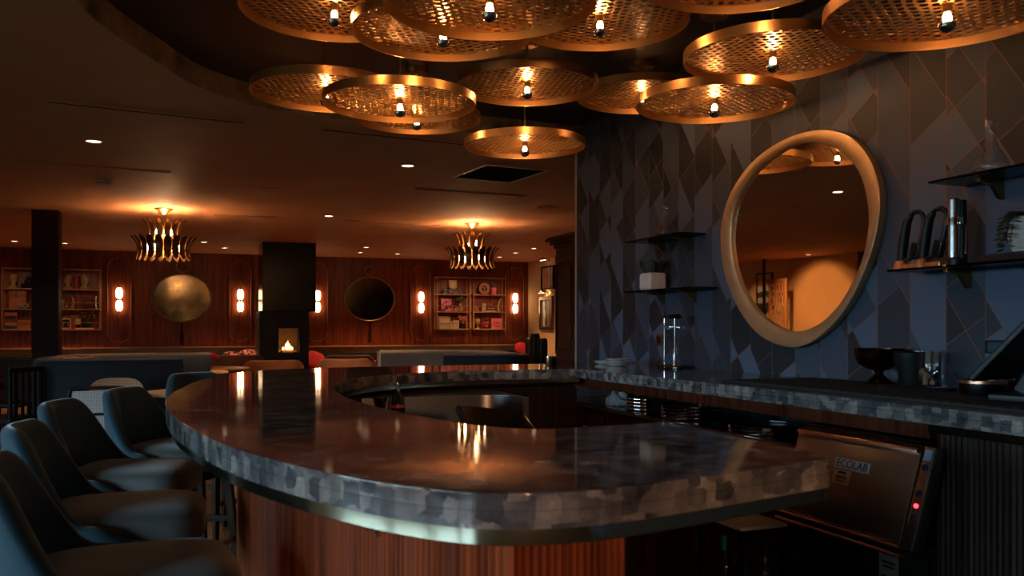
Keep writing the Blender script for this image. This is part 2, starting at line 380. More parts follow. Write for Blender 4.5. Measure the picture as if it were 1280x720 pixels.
def tag(o, label=None, cat=None, group=None, kind=None):
    if label: o['label'] = label
    if cat: o['category'] = cat
    if group: o['group'] = group
    if kind: o['kind'] = kind
    return o
def thing(name, label, cat, loc=(0,0,0), rz=0, group=None):
    o = bpy.data.objects.new(name, None); COL.objects.link(o); o.empty_display_size = .1
    o.location = loc; o.rotation_euler = (0, 0, rz)
    return tag(o, label, cat, group)
KIDS = {}
def copy_tree(o, parent=None, label=None, group=None, loc=None, rz=None):
    c = o.copy(); COL.objects.link(c)
    if parent: c.parent = parent
    for ch in [x for x in list(bpy.data.objects) if x.parent == o]: copy_tree(ch, c)
    if label: c['label'] = label
    if group: c['group'] = group
    if loc is not None: c.location = loc
    if rz is not None: c.rotation_euler = (0, 0, rz)
    return c
def catmull(pts, n=8, closed=False):
    P = [Vector(p) for p in pts]; N = len(P); out = []
    for i in range(N if closed else N-1):
        p0 = P[(i-1) % N] if (closed or i) else P[0]*2-P[1]
        p1, p2 = P[i], P[(i+1) % N]
        p3 = P[(i+2) % N] if (closed or i < N-2) else P[-1]*2-P[-2]
        for k in range(n):
            t = k/n
            out.append(.5*((2*p1)+(p2-p0)*t+(2*p0-5*p1+4*p2-p3)*t*t+(3*p1-p0-3*p2+p3)*t**3))
    if not closed: out.append(P[-1])
    return out
def resample(pts, step=None, n=None):
    L = [0]
    for a, b in zip(pts, pts[1:]): L.append(L[-1]+(b-a).length)
    n = n or max(2, int(L[-1]/step)); out = []; j = 0
    for i in range(n+1):
        s = L[-1]*i/n
        while j < len(L)-2 and L[j+1] < s: j += 1
        t = (s-L[j])/max(1e-9, L[j+1]-L[j]); out.append(pts[j].lerp(pts[j+1], t))
    return out
def offset2(pts, d):
    """offset an open 2D path to its right-hand side by d (positive = right of travel)"""
    out = []
    for i, p in enumerate(pts):
        a = pts[max(0, i-1)]; b = pts[min(len(pts)-1, i+1)]
        t = (b-a).normalized(); out.append(Vector((p.x+t.y*d, p.y-t.x*d)))
    return out
def point_light(name, loc, e, col=WARM, r=.03):
    l = bpy.data.lights.new(name, 'POINT'); l.energy = e; l.color = col; l.shadow_soft_size = r
    o = bpy.data.objects.new(name, l); COL.objects.link(o); o.location = loc; return o
def spot_light(name, loc, e, col=WARM, ang=80, blend=.6, aim=(0,0,-1), r=.03):
    l = bpy.data.lights.new(name, 'SPOT'); l.energy = e; l.color = col; l.shadow_soft_size = r; l.spot_size = math.radians(ang); l.spot_blend = blend
    o = bpy.data.objects.new(name, l); COL.objects.link(o); o.location = loc
    o.rotation_euler = Vector(aim).to_track_quat('-Z', 'Y').to_euler(); return o
def text_mesh(txt, size, M, m, name, parent, depth=.0008, spacing=1.0):
    cu = bpy.data.curves.new(name, 'FONT'); cu.body = txt; cu.size = size; cu.extrude = depth; cu.align_x = 'CENTER'; cu.align_y = 'CENTER'; cu.space_character = spacing
    q = bpy.data.objects.new('lettering_curve', cu); COL.objects.link(q)
    bpy.context.view_layer.update()
    me = bpy.data.meshes.new_from_object(q.evaluated_get(bpy.context.evaluated_depsgraph_get())); me.name = name
    bpy.data.objects.remove(q); bpy.data.curves.remove(cu)
    me.materials.clear(); me.materials.append(MT[m] if isinstance(m, str) else m)
    o = bpy.data.objects.new(name, me); COL.objects.link(o)
    o.parent = parent; o.matrix_local = M; return o
# ------------------------------------------------------------------ the room
ZC, ZR, XW, YB = 2.786, 2.92, 2.94, 18.2
ZG = ZR
def struct(name, mb, m, **k): return mb.build(name, m, kind='structure', **k)
m = MB(); m.box((.4, 7.1, -.05), (13.9, 22.4, .1)); struct('floor', m, 'floor')
rec = catmull([(2.99, 6.22, 0), (2.06, 6.17, 0), (1.2, 6.1, 0), (.75, 6.03, 0), (.39, 5.9, 0), (.05, 5.58, 0), (-.18, 5.12, 0), (-.40, 4.6, 0), (-.52, 4.0, 0), (-.56, 3.2, 0),
               (-.52, 2.2, 0), (-.35, 1.4, 0), (0, .8, 0), (.6, .45, 0), (1.5, .35, 0), (2.99, .35, 0)], 6)
bm = bmesh.new()
def loop(pts):
    vs = [bm.verts.new(p) for p in pts]
    return [bm.edges.new((vs[i], vs[(i+1) % len(vs)])) for i in range(len(vs))]
ed = loop([(p.x, p.y, ZC) for p in rec])+loop([(-6.5, -4, ZC), (7.3, -4, ZC), (7.3, YB+.1, ZC), (-6.5, YB+.1, ZC)])
bmesh.ops.triangle_fill(bm, use_beauty=True, edges=ed)
for f in list(bm.faces):
    if f.normal.z > 0: f.normal_flip()
g = bmesh.ops.extrude_face_region(bm, geom=list(bm.faces))
for v in [x for x in g['geom'] if isinstance(x, bmesh.types.BMVert)]: v.co.z += .12
m = MB(); m.bm.free(); m.bm = bm; struct('ceiling', m, 'ceiling', ang=20)
m = MB(); m.prism([(-.9, .1), (3.05, .1), (3.05, 6.5), (-.9, 6.5)], ZR, ZR+.08); struct('ceiling_recess', m, 'black_ceiling')
ins = offset2(rec, -.012)                # travel is -X then -Y: left-hand side faces the bar
m = MB()
m.loops([[Vector((p.x, p.y, z)) for p in pp] for pp, z in ((rec, ZC-.002), (ins, ZC-.002), (ins, ZG), (rec, ZG))], closed_u=False, closed_v=True)
struct('trim_1', m, 'gold_leaf')
m = MB(); m.box((XW+.06, 1.68, 1.47), (.12, 9.36, 2.94)); struct('wall_right', m, 'wallpaper')
m = MB(); m.box((XW+.055, 6.366, 1.39), (.135, .014, 2.78), .003); struct('trim_2', m, mat('wall_edge_trim', (.42, .33, .28), .4))
m = MB(); m.box((.4, YB+.1, 1.4), (13.9, .2, 2.8)); struct('wall_back', m, 'wood_red')
m = MB(); m.box((7.3, 7.1, 1.4), (.2, 22.4, 2.8)); struct('wall_right_rear', m, 'plaster_pale')
m = MB(); m.box((.4, -4.05, 1.4), (13.9, .1, 2.8)); struct('wall_front', m, 'plaster_dark')
# left wall: dark plaster with windows, then ochre, then pale plaster round the corner
m = MB(); XL = -6.4
wins = [(-2.6, 1.9), (-.4, 1.9), (1.8, 1.9), (4.0, 1.9)]
m.box((XL-.1, 4.65, .35), (.2, 17.5, .7)); m.box((XL-.1, 4.65, 2.6), (.2, 17.5, .4))
edges = [-4.1]+[e for y, w in wins for e in (y-w/2, y+w/2)]+[13.4]
for a, b in zip(edges[::2], edges[1::2]): m.box((XL-.1, (a+b)/2, 1.55), (.2, b-a, 1.7))
struct('wall_left', m, 'plaster_dark')
m = MB(); m.box((XL-.1, 14.48, 1.4), (.2, 2.16, 2.8)); struct('wall_left_middle', m, 'plaster')
m = MB(); m.box((XL-.1, 16.93, 1.4), (.2, 2.74, 2.8)); struct('wall_left_rear', m, 'plaster_pale')
for k, (y, w) in enumerate(wins):
    m = MB()
    for yy in (y-w/2+.03, y+w/2-.03): m.box((XL-.08, yy, 1.55), (.14, .06, 1.7), .005)
    for zz in (.73, 2.37): m.box((XL-.08, y, zz), (.14, w-.12, .06), .005)
    for q in (-.3, .02, .34): m.box((XL-.07, y+q, 1.55), (.05, .035, 1.58), .004)
    for zz in (1.25, 1.8): m.box((XL-.07, y, zz), (.045, w-.12, .03), .004)
    o = struct('window_%d' % (k+1), m, 'wood_dark')
    m = MB(); m.box((XL-.14, y, 1.55), (.006, w-.02, 1.68)); m.build('pane', 'pane', o)
    l = bpy.data.lights.new('window_portal', 'AREA'); l.shape = 'RECTANGLE'; l.size = 1.7; l.size_y = w; l.cycles.is_portal = True
    q = bpy.data.objects.new('window_portal', l); COL.objects.link(q); q.location = (XL-.16, y, 1.55); q.rotation_euler = (0, -PI/2, 0)

# ------------------------------------------------------------------ the bar
ZB = 1.07
V3 = lambda *p: Vector((p[0], p[1], 0))
outer = catmull([V3(*p) for p in [(1.205, 1.43), (1.195, 1.385), (1.165, 1.362), (1.10, 1.345), (.87, 1.285), (.68, 1.243), (.56, 1.235), (.44, 1.265), (.35, 1.345), (.265, 1.475), (.175, 1.67),
    (.075, 1.97), (.0, 2.35), (-.05, 2.7), (-.078, 3.1), (-.075, 3.5), (-.04, 3.85), (.03, 4.35), (.15, 4.85), (.32, 5.2), (.62, 5.42), (1.2, 5.52), (2.24, 5.53)]], 6)
inner = catmull([V3(*p) for p in [(2.24, 4.80), (1.6, 4.81), (1.19, 4.70), (.82, 4.38), (.61, 3.9), (.55, 3.5), (.54, 3.1), (.575, 2.7), (.645, 2.36), (.72, 2.13), (.81, 2.03), (.935, 2.015), (1.1, 2.035), (1.215, 2.06)]], 6)
def ring(dz_out, dz_in=None):
    a = offset2(outer, dz_out); b = offset2(inner, dz_out if dz_in is None else dz_in)
    return a+b
def inset(poly_d):
    a = [p.copy() for p in offset2(outer, poly_d)]; b = [p.copy() for p in offset2(inner, poly_d)]
    for q in a+b: q.x = min(q.x, 2.24)
    return a+b
bar = thing('bar_counter', 'curved island bar with thick polished granite top over a fluted wood front', 'bar counter', (0, 0, 0))
m = MB(); m.prism(ring(0), 1.0415, ZB, .0022); m.prism(inset(.0004), 1.0135, 1.0416); m.build('countertop', 'granite', bar)
m = MB(); m.prism(inset(.010), .985, 1.0132, .002); o = m.build('edge_band', 'brass', bar); o['label'] = 'brass band under the granite edge'
m = MB(); m.prism(inset(.20), .962, .985); m.build('sub_top', 'wood_dark', bar)
fl = [p for p in resample(offset2(outer[24:], .25), step=.0035)]
i0 = next(i for i, p in enumerate(fl) if p.x < 1.075); fl = fl[i0:]
amp = lambda i: .0075*abs(math.sin(PI*i*.0035/.017))
nrm = offset2(fl, 1.0)
fo = [p-(nrm[i]-p)*amp(i) for i, p in enumerate(fl)]; fi = offset2(fl, .02)
m = MB()
m.loops([[Vector((p.x, p.y, z)) for p in pp] for pp, z in ((fo, .06), (fo, .985), (fi, .985), (fi, .06))], closed_u=False, closed_v=True)
m.build('fluted_panel', 'wood_flute', bar, ang=50)
co = resample(offset2(outer[24:], .272), step=.05); co = [p for p in co if not (p.x > 1.062 and p.y < 2)]; ci = resample(offset2(inner, .05), step=.05); ci = [p for p in ci if not (p.x > 1.062 and p.y < 2.2)]
m = MB(); m.prism(co+ci, .0, .962); m.build('cabinet_body', 'wood_dark', bar)
kk = [p for p in resample(offset2(outer[24:], .262), step=.03) if not (p.x > 1.06 and p.y < 2)]; k2 = offset2(kk, .01)
m = MB(); m.loops([[Vector((p.x, p.y, z)) for p in pp] for pp, z in ((kk, 0), (kk, .06), (k2, .06), (k2, 0))], closed_u=False, closed_v=True); m.build('toe_kick', 'aged_brass', bar)
def u_of(p): x, d = p.x*C_-p.y*S_, p.x*S_+p.y*C_; return 640+F*x/d
ih = min(range(len(fo)), key=lambda i: abs(u_of(fo[i])-485)+(0 if fo[i].y < 2.2 else 999)); hk = fo[ih]; tg = fo[ih+3]-fo[ih-3]
m = MB(); m.box((0, 0, .0), (.10, .02, .03), .004); m.tube([(-.03, -.005, -.01), (-.03, -.035, -.025), (-.03, -.04, -.005)], .005); m.tube([(.03, -.005, -.01), (.03, -.035, -.025), (.03, -.04, -.005)], .005)
o = m.build('purse_hook', 'aged_brass', bar, loc=(hk.x, hk.y, .925)); o.rotation_euler = (0, 0, math.atan2(-tg.y, -tg.x))

back = thing('back_bar_counter', 'long granite back counter running along the blue patterned wall', 'counter', (XW, 0, 0))
XF = 2.24-XW
m = MB(); m.box((XF/2, 2.265, 1.0559), (-XF, 6.53, .0282), .003); m.box((XF/2+.0004, 2.265, 1.0276), (-XF-.001, 6.528, .0280)); m.build('countertop', 'granite', back)
m = MB(); m.box((XF/2+.005, .6, .999), (-XF-.012, 3.1, .029), .002); o = m.build('edge_band', 'brass', back); o['label'] = 'brass strip under the counter front'
m = MB(); m.box((XF/2+.02, 3.85, .985), (-XF-.05, 3.35, .055), .002); m.build('apron', 'wood_cabinet', back)
m = MB(); m.box((XF/2+.02, 4.06, .84), (-XF-.04, 2.56, .03), .003); m.build('under_shelf', 'dark_steel', back)
m = MB(); m.box((XF+.008, 4.06, .848), (.012, 2.56, .016), .002); o = m.build('shelf_lip', 'copper', back); o['label'] = 'thin copper front lip'
m = MB(); m.box((XF/2+.05, 4.06, .41), (-XF-.10, 2.56, .82)); m.build('cabinet_body', 'wood_cabinet', back)
for y in (3.05, 3.65, 4.25, 4.85):
    m = MB(); m.box((0, 0, .0), (.02, .56, .28), .006); d = m.build('drawer', 'wood_cabinet', back, loc=(XF+.045, y, .66))
    m = MB(); m.tube([(-.01, -.08, .06), (-.035, -.08, .06), (-.035, .08, .06), (-.01, .08, .06)], .005); m.build('handle', 'aged_brass', d)
m = MB(); m.box((XF/2+.03, .6, .49), (-XF-.06, 3.05, .98)); m.build('side_cabinet', 'wood_dark', back)
m = MB(); N = 600
fo = [Vector((XF+.03-.0085*abs(math.sin(PI*i/N*3.05/.021)), -.925+3.05*i/N, 0)) for i in range(N+1)]
m.loops([[Vector((p.x, p.y, .05)) for p in fo], [Vector((p.x, p.y, .985)) for p in fo], [Vector((XF+.05, p.y, .985)) for p in fo], [Vector((XF+.05, p.y, .05)) for p in fo]], closed_u=False, closed_v=True)
m.build('fluted_panel', 'wood_dark', back, ang=50)
m = MB(); m.box((XF/2+.03, -.93, .5), (-XF-.02, .02, .98)); m.build('end_panel', 'wood_dark', back)

# ------------------------------------------------------------------ pendants over the bar
def plate_mesh():
    rr = random.Random(5); a = .0238; Rp = .398
    pt = {}
    def key(x, y): return (round(x/(a*.8660254)), round(y/(a*.5)))
    cells = []
    n = 12
    for q in range(-n, n+1):
        for r in range(-n, n+1):
            cx, cy = a*1.732*(q+r/2), a*1.5*r
            if math.hypot(cx, cy) > .372: continue
            cells.append([(cx+a*math.cos(PI/6+k*PI/3), cy+a*math.sin(PI/6+k*PI/3)) for k in range(6)])
    cnt = {}
    for c in cells:
        for p in c: cnt[key(*p)] = cnt.get(key(*p), 0)+1
    m = MB(); T = .0028
    vs, fs, idx = [], [], {}
    for c in cells:
        ids = []
        for p in c:
            k = key(*p)
            if k not in idx:
                d = math.hypot(*p)
                if cnt[k] < 3: x, y = p[0]/d*Rp, p[1]/d*Rp
                else: x, y = p[0]+rr.uniform(-1, 1)*a*.2, p[1]+rr.uniform(-1, 1)*a*.2
                idx[k] = len(vs); vs += [(x, y, 0), (x, y, T)]
            ids.append(idx[k])
        cx = sum(vs[i][0] for i in ids)/6; cy = sum(vs[i][1] for i in ids)/6; f = .70
        h = []
        mx = max(math.hypot(vs[i][0]-cx, vs[i][1]-cy) for i in ids)
        for i in ids:
            x, y = vs[i][0]-cx, vs[i][1]-cy; L = math.hypot(x, y); g = f*min(1, 1.15*a/L)
            h.append(len(vs)); vs += [(cx+x*g, cy+y*g, 0), (cx+x*g, cy+y*g, T)]
        for j in range(6):
            j2 = (j+1) % 6; A, B, C, D = ids[j], ids[j2], h[j2], h[j]
            fs += [(A, B, C, D), (A+1, D+1, C+1, B+1), (D, C, C+1, D+1)]
    return m.raw(vs, fs)
PS = .96
def make_pendant():
    t = thing('disc_pendant', 'x', 'pendant lamp')
    m = MB(); n = 72; Ro, h = .408, .046
    m.lathe([(Ro-.006, -h+.012), (Ro, -h+.012), (Ro, .012), (Ro-.006, .012), (Ro-.006, -h+.012)], n); m.build('rim', 'gold', t)
    m = plate_mesh(); m.build('perforated_plate', 'plate', t, ang=30, weld=False)
    m = MB(); m.lathe([(0, -.028), (.013, -.028), (.017, -.02), (.017, .02), (.026, .024), (.026, .03), (.008, .034), (0, .034)], 20); m.build('socket', 'aged_brass', t)
    m = MB(); pr = [(.012, -.028)]+[(.012+.019*math.sin(PI/2*k/5)**1.2, -.028-.034*k/5) for k in range(1, 6)]
    m.lathe(pr+[(.031*math.cos(a*PI/2/3), -.062-.012*a/3) for a in range(0, 2)], 20); b = m.build('bulb', 'bulb_glass', t)
    m = MB(); m.lathe([(.0312, -.066)]+[(.0312*math.cos(PI/2*k/6), -.066-.0312*math.sin(PI/2*k/6)) for k in range(1, 6)]+[(0, -.0972)], 20); c = m.build('mirrored_crown', 'chrome', b)
    m = MB(); m.lathe([(0, -.030), (.011, -.033), (.015, -.046), (.012, -.060), (0, -.063)], 10); m.build('filament', 'filament', b)
    for o in [t]+[c for c in bpy.data.objects if c.parent == t or (c.parent and c.parent.parent == t)]:
        if o.type == 'MESH': o.data.transform(Matrix.Scale(PS, 4))
    return t
def rod_and_canopy(t, L):
    m = MB(); m.cyl((0, 0, .03), (0, 0, L-.03), .006, n=10); m.build('rod', 'aged_brass', t)
    m = MB(); m.lathe([(0, L-.036), (.066, L-.036), (.07, L-.032), (.07, L-.001), (0, L-.001)], 28)
    for a in (.4, 2.5, 4.6): m.cyl((.045*math.cos(a), .045*math.sin(a), L-.042), (.045*math.cos(a), .045*math.sin(a), L-.034), .006, n=8)
    m.build('canopy', 'aged_brass', t)
PEND = [  # u, v of the disc's centre, distance, label
 (418, 6, 3.79, 'gold disc pendant at the top left of the lamp cluster, cut by the top edge'),
 (554, 33, 3.85, 'gold disc pendant whose lit middle hides behind the big lowest disc at top centre'),
 (612, -4, 3.29, 'largest looking gold disc pendant at top centre, in front of two others'),
 (750, 20, 3.96, 'gold disc pendant right of the big top centre disc, its bulb near the top edge'),
 (407, 111, 4.78, 'small gold disc pendant at the far left of the lower row, grey near rim'),
 (500, 124, 4.607, 'gold disc pendant of the lower row that overlaps a second disc just beneath it'),
 (521, 144, 5.52, 'gold disc pendant mostly hidden under another disc at left of centre'),
 (659, 103, 4.95, 'gold disc pendant straight above the lowest small disc at the centre'),
 (656, 178, 5.8, 'lowest and farthest gold disc pendant, hanging alone above the ceiling grille'),
 (802, 116, 5.40, 'gold disc pendant half hidden behind the one in front of the blue wall top'),
 (893, 124, 4.51, 'gold disc pendant hanging left above the big round wall mirror'),
 (966, 65, 3.99, 'tilted looking gold disc pendant above the mirror, under the top right disc'),
 (1184, 6, 2.98, 'large gold disc pendant at the top right over the wall shelves'),
 (930, -41, 3.3, 'gold disc pendant of which only the far rim shows at the top edge'),
]
proto = make_pendant()
for k, (u, v, d, lab) in enumerate(PEND):
    kx = (u-640)/F; d *= .96; p = Vector((d*(S_+kx*C_), d*(C_-kx*S_), H+(V0-v)/F*d))
    t = proto if k == 0 else copy_tree(proto)
    t.location = p; t.rotation_euler = (0, 0, k*1.1); t['label'] = lab; t['group'] = 'perforated disc pendants over the bar'
    PEND[k] = (t, ZR-p.z)
for t, L in PEND: rod_and_canopy(t, L)

# ------------------------------------------------------------------ far wall dressing
YF = YB
for nm, z, h, y, d, mm in (('trim_3', .915, .03, YF-.06, .12, 'wood_light'), ('trim_4', .84, .10, YF-.02, .04, 'ceramic_tan')):
    m = MB(); m.box((.55, y, z), (13.2, d, h), .003); struct(nm, m, mm)
k = 5
for u in (320, 589, 395, 160+0, 519):
    p = at(u, 380, Y=YF-.01)
    if u in (320, 589):
        m = MB(); m.box((p.x, YF-.012, 1.85), (.05 if u == 320 else .02, .025, 1.85), .003); struct('trim_%d' % k, m, 'wood_trim'); k += 1
SCON = [(149, 'wall sconce between the left display shelves and the left far mirror'), (300.5, 'wall sconce just left of the black marble fireplace'),
        (397, 'wall sconce partly hidden by the right side of the black fireplace hood'), (526.5, 'wall sconce left of the right display shelves'), (644, 'wall sconce at the right end of the wood panelled far wall')]
def capsule(w, z0, z1, n=10):
    r = w/2; pts = []
    for k in range(n+1): a = PI*k/n; pts.append((r*math.cos(a), z1-r+r*math.sin(a)))
    for k in range(n+1): a = PI+PI*k/n; pts.append((r*math.cos(a), z0+r+r*math.sin(a)))
    return pts
sc0 = None
for u, lab in SCON:
    x = at(u, 376, Y=YF-.05).x
    m = MB(); pts = capsule(.42 if u < 350 else .44, 1.02, 2.66); m.tube([(x+a, YF-.008, b) for a, b in pts], .011, 8, True); o = struct('trim_%d' % k, m, 'wood_trim'); k += 1
    if sc0 is None:
        t = thing('wall_sconce', lab, 'wall lamp', (x, YF, 1.85), 0, 'tube sconces on the far wall')
        m = MB(); m.box((0, -.012, 0), (.075, .024, .40), .008); m.build('back_plate', 'aged_brass', t)
        m = MB(); m.cyl((0, -.085, -.33), (0, -.085, .33), .010, n=10); m.sell((0, -.085, .34), (.026, .026, .03), 1, 1, 10, 6); m.sell((0, -.085, -.34), (.026, .026, .03), 1, 1, 10, 6); m.cyl((0, -.02, 0), (0, -.085, 0), .010, n=10); m.build('rod', 'aged_brass', t)
        for z in (-.12, .12):
            m = MB(); m.sell((0, -.06, z), (.12, .055, .215), .75, .9, 20, 12); o = m.build('glass_shade', 'tube', t)
        sc0 = t
    else: t = copy_tree(sc0, label=lab, loc=(x, YF, 1.85))
MIRR = [(190, 264, 342.5, 402, 'round aged mirror on a strap, left of the fireplace on the far wall'), (431, 493, 346.5, 401, 'round aged mirror on a strap, right of the fireplace on the far wall')]
for u0, u1, v0, v1, lab in MIRR:
    a = at(u0, 372, Y=YF-.04); b = at(u1, 372, Y=YF-.04); cx = (a.x+b.x)/2; rx = (b.x-a.x)/2
    zt = at((u0+u1)/2, v0, Y=YF-.04).z; zb = at((u0+u1)/2, v1, Y=YF-.04).z; rz_ = (zt-zb)/2; cz = (zt+zb)/2
    t = thing('round_mirror', lab, 'mirror', (cx, YF, cz), 0, 'round strap mirrors on the far wall')
    el = [(rx*math.cos(2*PI*i/64), rz_*math.sin(2*PI*i/64)*(1 if i < 32 else 1.0)) for i in range(64)]
    m = MB(); m.tube([(x, -.03, z) for x, z in el], .018, 8, True); m.build('frame', 'aged_brass', t)
    m = MB(); m.prism([(x*.99, z*.99) for x, z in el], .0, .015, M=Matrix.Translation((0, -.02, 0)) @ rot(PI/2)); m.build('mirror_glass', 'aged_mirror', t)
    m = MB(); m.tube([(.10*math.cos(2*PI*i/24), -.03, rz_+.14+.10*math.sin(2*PI*i/24)) for i in range(24)], .012, 8, True); m.cyl((0, -.03, rz_), (0, -.03, rz_+.05), .012, n=8); m.build('hanging_ring', 'aged_brass', t)
    m = MB(); m.box((0, -.025, -rz_-.12), (.035, .02, .24), .004); m.box((0, -.025, -rz_-.34), (.07, .03, .24), .008); m.build('tassel', 'leg_wood', t)

# ------------------------------------------------------------------ chandeliers
def petal(prof, w, m):
    """a curved paddle: prof = list of (r, z), width profile rounded at both ends"""
    P = [Vector((r, 0, z)) for r, z in prof]; P = resample(catmull(P, 6), n=12); n = len(P)
    rings = []
    for i, p in enumerate(P):
        a = P[max(0, i-1)]; b = P[min(n-1, i+1)]; t = (b-a).normalized(); nn = Vector((t.z, 0, -t.x))
        s = i/(n-1); ww = w*max(.12, (1-abs(2*s-1)**3.2)**.5)
        rings.append([p+Vector((0, -ww, 0)), p+nn*.012, p+Vector((0, ww, 0)), p+nn*.005])
    m.loops(rings, cap=True)
def make_chandelier(lab, loc):
    t = thing('petal_chandelier', lab, 'chandelier', loc, 0, 'petal chandeliers in the lounge')
    m = MB(); m.lathe([(0, -.075), (.03, -.072), (.045, -.055), (.07, -.03), (.105, -.012), (.11, -.001), (0, -.001)], 28); m.build('canopy', 'aged_brass', t)
    m = MB(); m.cyl((0, 0, -.60), (0, 0, -.06), .010, n=10); m.build('stem', 'aged_brass', t)
    for r, z in ((.175, -.335), (.30, -.515)):
        m = MB(); m.tube([(r*math.cos(2*PI*i/40), r*math.sin(2*PI*i/40), z) for i in range(40)], .008, 6, True)
        for a in range(4): m.cyl((0, 0, z), (r*math.cos(a*PI/2), r*math.sin(a*PI/2), z), .006, n=6)
        m.build('ring', 'bronze', t)
    up = [(.185, -.39), (.175, -.335), (.185, -.25), (.215, -.18), (.265, -.135)]
    lo = [(.325, -.635), (.305, -.575), (.298, -.51), (.308, -.45), (.335, -.39), (.375, -.345)]
    for n, pr, w in ((12, up, .036), (20, lo, .0445)):
        mb = MB(); petal(pr, w, mb); first = None
        for i in range(n):
            if first is None: first = mb.build('petal', 'bronze', t); o = first
            else:
                o = first.copy(); COL.objects.link(o); o.parent = t
            o.rotation_euler = (0, 0, 2*PI*(i+.5)/n)
    cand = None
    for n, r, z in ((4, .09, -.33), (8, .20, -.53)):
        for i in range(n):
            a = 2*PI*(i+.3)/n; p = (r*math.cos(a), r*math.sin(a), z)
            if cand is None:
                m = MB(); m.cyl((0, 0, -.03), (0, 0, .0), .012, n=10); h = m.build('candle_holder', 'aged_brass', t)
                m = MB(); m.lathe([(0, 0), (.009, .004), (.016, .022), (.013, .05), (.005, .075), (0, .08)], 12); m.build('bulb', 'candle', h); cand = h
                h.location = p
            else: h = copy_tree(cand, t, loc=p)
    return t
ca = at(205, 261, z=ZC); cb = at(590, 279, z=ZC)
ch = make_chandelier('left petal chandelier, hanging in front of the left far mirror', (ca.x, ca.y, ZC))
copy_tree(ch, label='right petal chandelier, hanging in front of the right display shelves', loc=(cb.x, cb.y, ZC))

# ------------------------------------------------------------------ ceiling fittings
DL = [(117, 176, 'closest one, alone at the left between two slot vents'), (509.6, 206.7, 'alone left of the square ceiling grille'), (411, 269.7, 'midway between the two chandeliers'),
 (457.8, 309, 'farther of two above the right far mirror'), (450.4, 315.4, 'nearer of two above the right far mirror'), (496.9, 317.2, 'close to the far wall left of the right chandelier'),
 (624.4, 321.2, 'at the far wall just right of the right chandelier'), (644.3, 315.9, 'middle of three right of the right chandelier'), (667.4, 310.3, 'rightmost, above the framed art'),
 (18, 301.2, 'left of the dark column'), (81, 303.9, 'just right of the dark column'), (255, 302.3, 'first right of the left chandelier'), (280.7, 309.7, 'between left chandelier and fireplace hood')]
d0 = None
for u, v, lab in DL:
    p = at(u, v, z=ZC)
    if d0 is None:
        t = thing('recessed_downlight', '', 'downlight', (p.x, p.y, ZC))
        m = MB(); m.lathe([(.052, -.001), (.066, -.001), (.066, -.007), (.060, -.009), (.052, -.004), (.052, -.001)], 28); m.build('trim_ring', 'fixture_white', t)
        m = MB(); m.lathe([(0, -.003), (.052, -.003), (.052, -.001), (0, -.001)], 24); m.build('lens', 'down', t); d0 = t
    else: t = copy_tree(d0, loc=(p.x, p.y, ZC))
    t['label'] = 'small glowing recessed ceiling downlight, '+lab; t['group'] = 'recessed downlights'
    spot_light('downlight_beam', (p.x, p.y, ZC-.02), 14 if p.y < 9 else 190, (1, .52, .24), 92, .8, r=.04)
def slot(u0, v0, u1, v1, lab, w=.06):
    a = at(u0, v0, z=ZC); b = at(u1, v1, z=ZC); L = (b-a).length; c = (a+b)/2
    t = thing('linear_slot_vent', lab, 'ceiling vent', (c.x, c.y, ZC), math.atan2(b.y-a.y, b.x-a.x), 'linear slot vents in the ceiling')
    m = MB()
    for s in (-1, 1): m.box((0, s*w/2, -.004), (L, .012, .010), .002); m.box((s*L/2, 0, -.004), (.014, w+.012, .010), .002)
    m.build('frame', 'ceiling', t)
    m = MB(); m.box((0, 0, -.002), (L-.014, w-.012, .003)); m.build('slot', 'black_matte', t)
slot(57, 126, 305, 153, 'closest and longest slot vent, above the lone left downlight')
slot(20, 200, 213, 215, 'slot vent below the lone left downlight, beside the round detector', .05)
slot(402, 161, 580, 180, 'slot vent running under the two overlapping left pendants', .07)
slot(519.4, 235, 656, 244.4, 'slot vent just beyond the square ceiling grille', .09)
slot(459.7, 277.6, 556, 282, 'thin slot vent left of the right chandelier canopy', .04)
slot(268, 268, 345, 271.5, 'thin slot vent right of the left chandelier canopy', .04)
q = [at(u, v, z=ZC) for u, v in ((573, 221.5), (600, 204.5), (677, 212), (647, 227))]
c = sum(q, Vector())/4
t = thing('ceiling_grille', 'square bronze return air grille in the ceiling', 'ceiling vent', (c.x, c.y, ZC), math.atan2(q[2].y-q[1].y, q[2].x-q[1].x))
L1 = (q[2]-q[1]).length; L2 = (q[1]-q[0]).length
m = MB()
for s in (-1, 1): m.box((0, s*L2/2, -.006), (L1, .03, .012), .003); m.box((s*L1/2, 0, -.006), (.03, L2+.03, .012), .003)
m.build('frame', 'fixture_white', t)
m = MB()
for i in range(22): m.box((0, -L2/2+L2*(i+.5)/22, -.006), (L1-.03, .012, .002), r=(.6, 0, 0))
m.box((0, 0, -.0015), (L1-.02, L2-.02, .002)); m.build('louvre', 'grille', t)
p = at(130, 225, z=ZC)
t = thing('smoke_detector', 'round white smoke detector on the ceiling at left', 'smoke detector', (p.x, p.y, ZC))
m = MB(); m.lathe([(0, -.04), (.04, -.04), (.058, -.032), (.07, -.012), (.075, -.001), (0, -.001)], 28); m.build('body', 'fixture_white', t)
m = MB(); m.lathe([(.05, -.038), (.056, -.034), (.054, -.030), (.048, -.034), (.05, -.038)], 28); m.build('vent_ring', 'black', t)
SPK = [(439.8, 276.3, 'left of the right chandelier, beside a thin slot vent'), (449, 295.4, 'above the right far mirror'), (684, 259, 'right of the right chandelier by the tall cabinet'), (621.7, 303.4, 'close behind the right chandelier'), (287, 289.3, 'right of the left chandelier'), (339, 236.5, 'nearest, above the fireplace hood')]
s0 = None
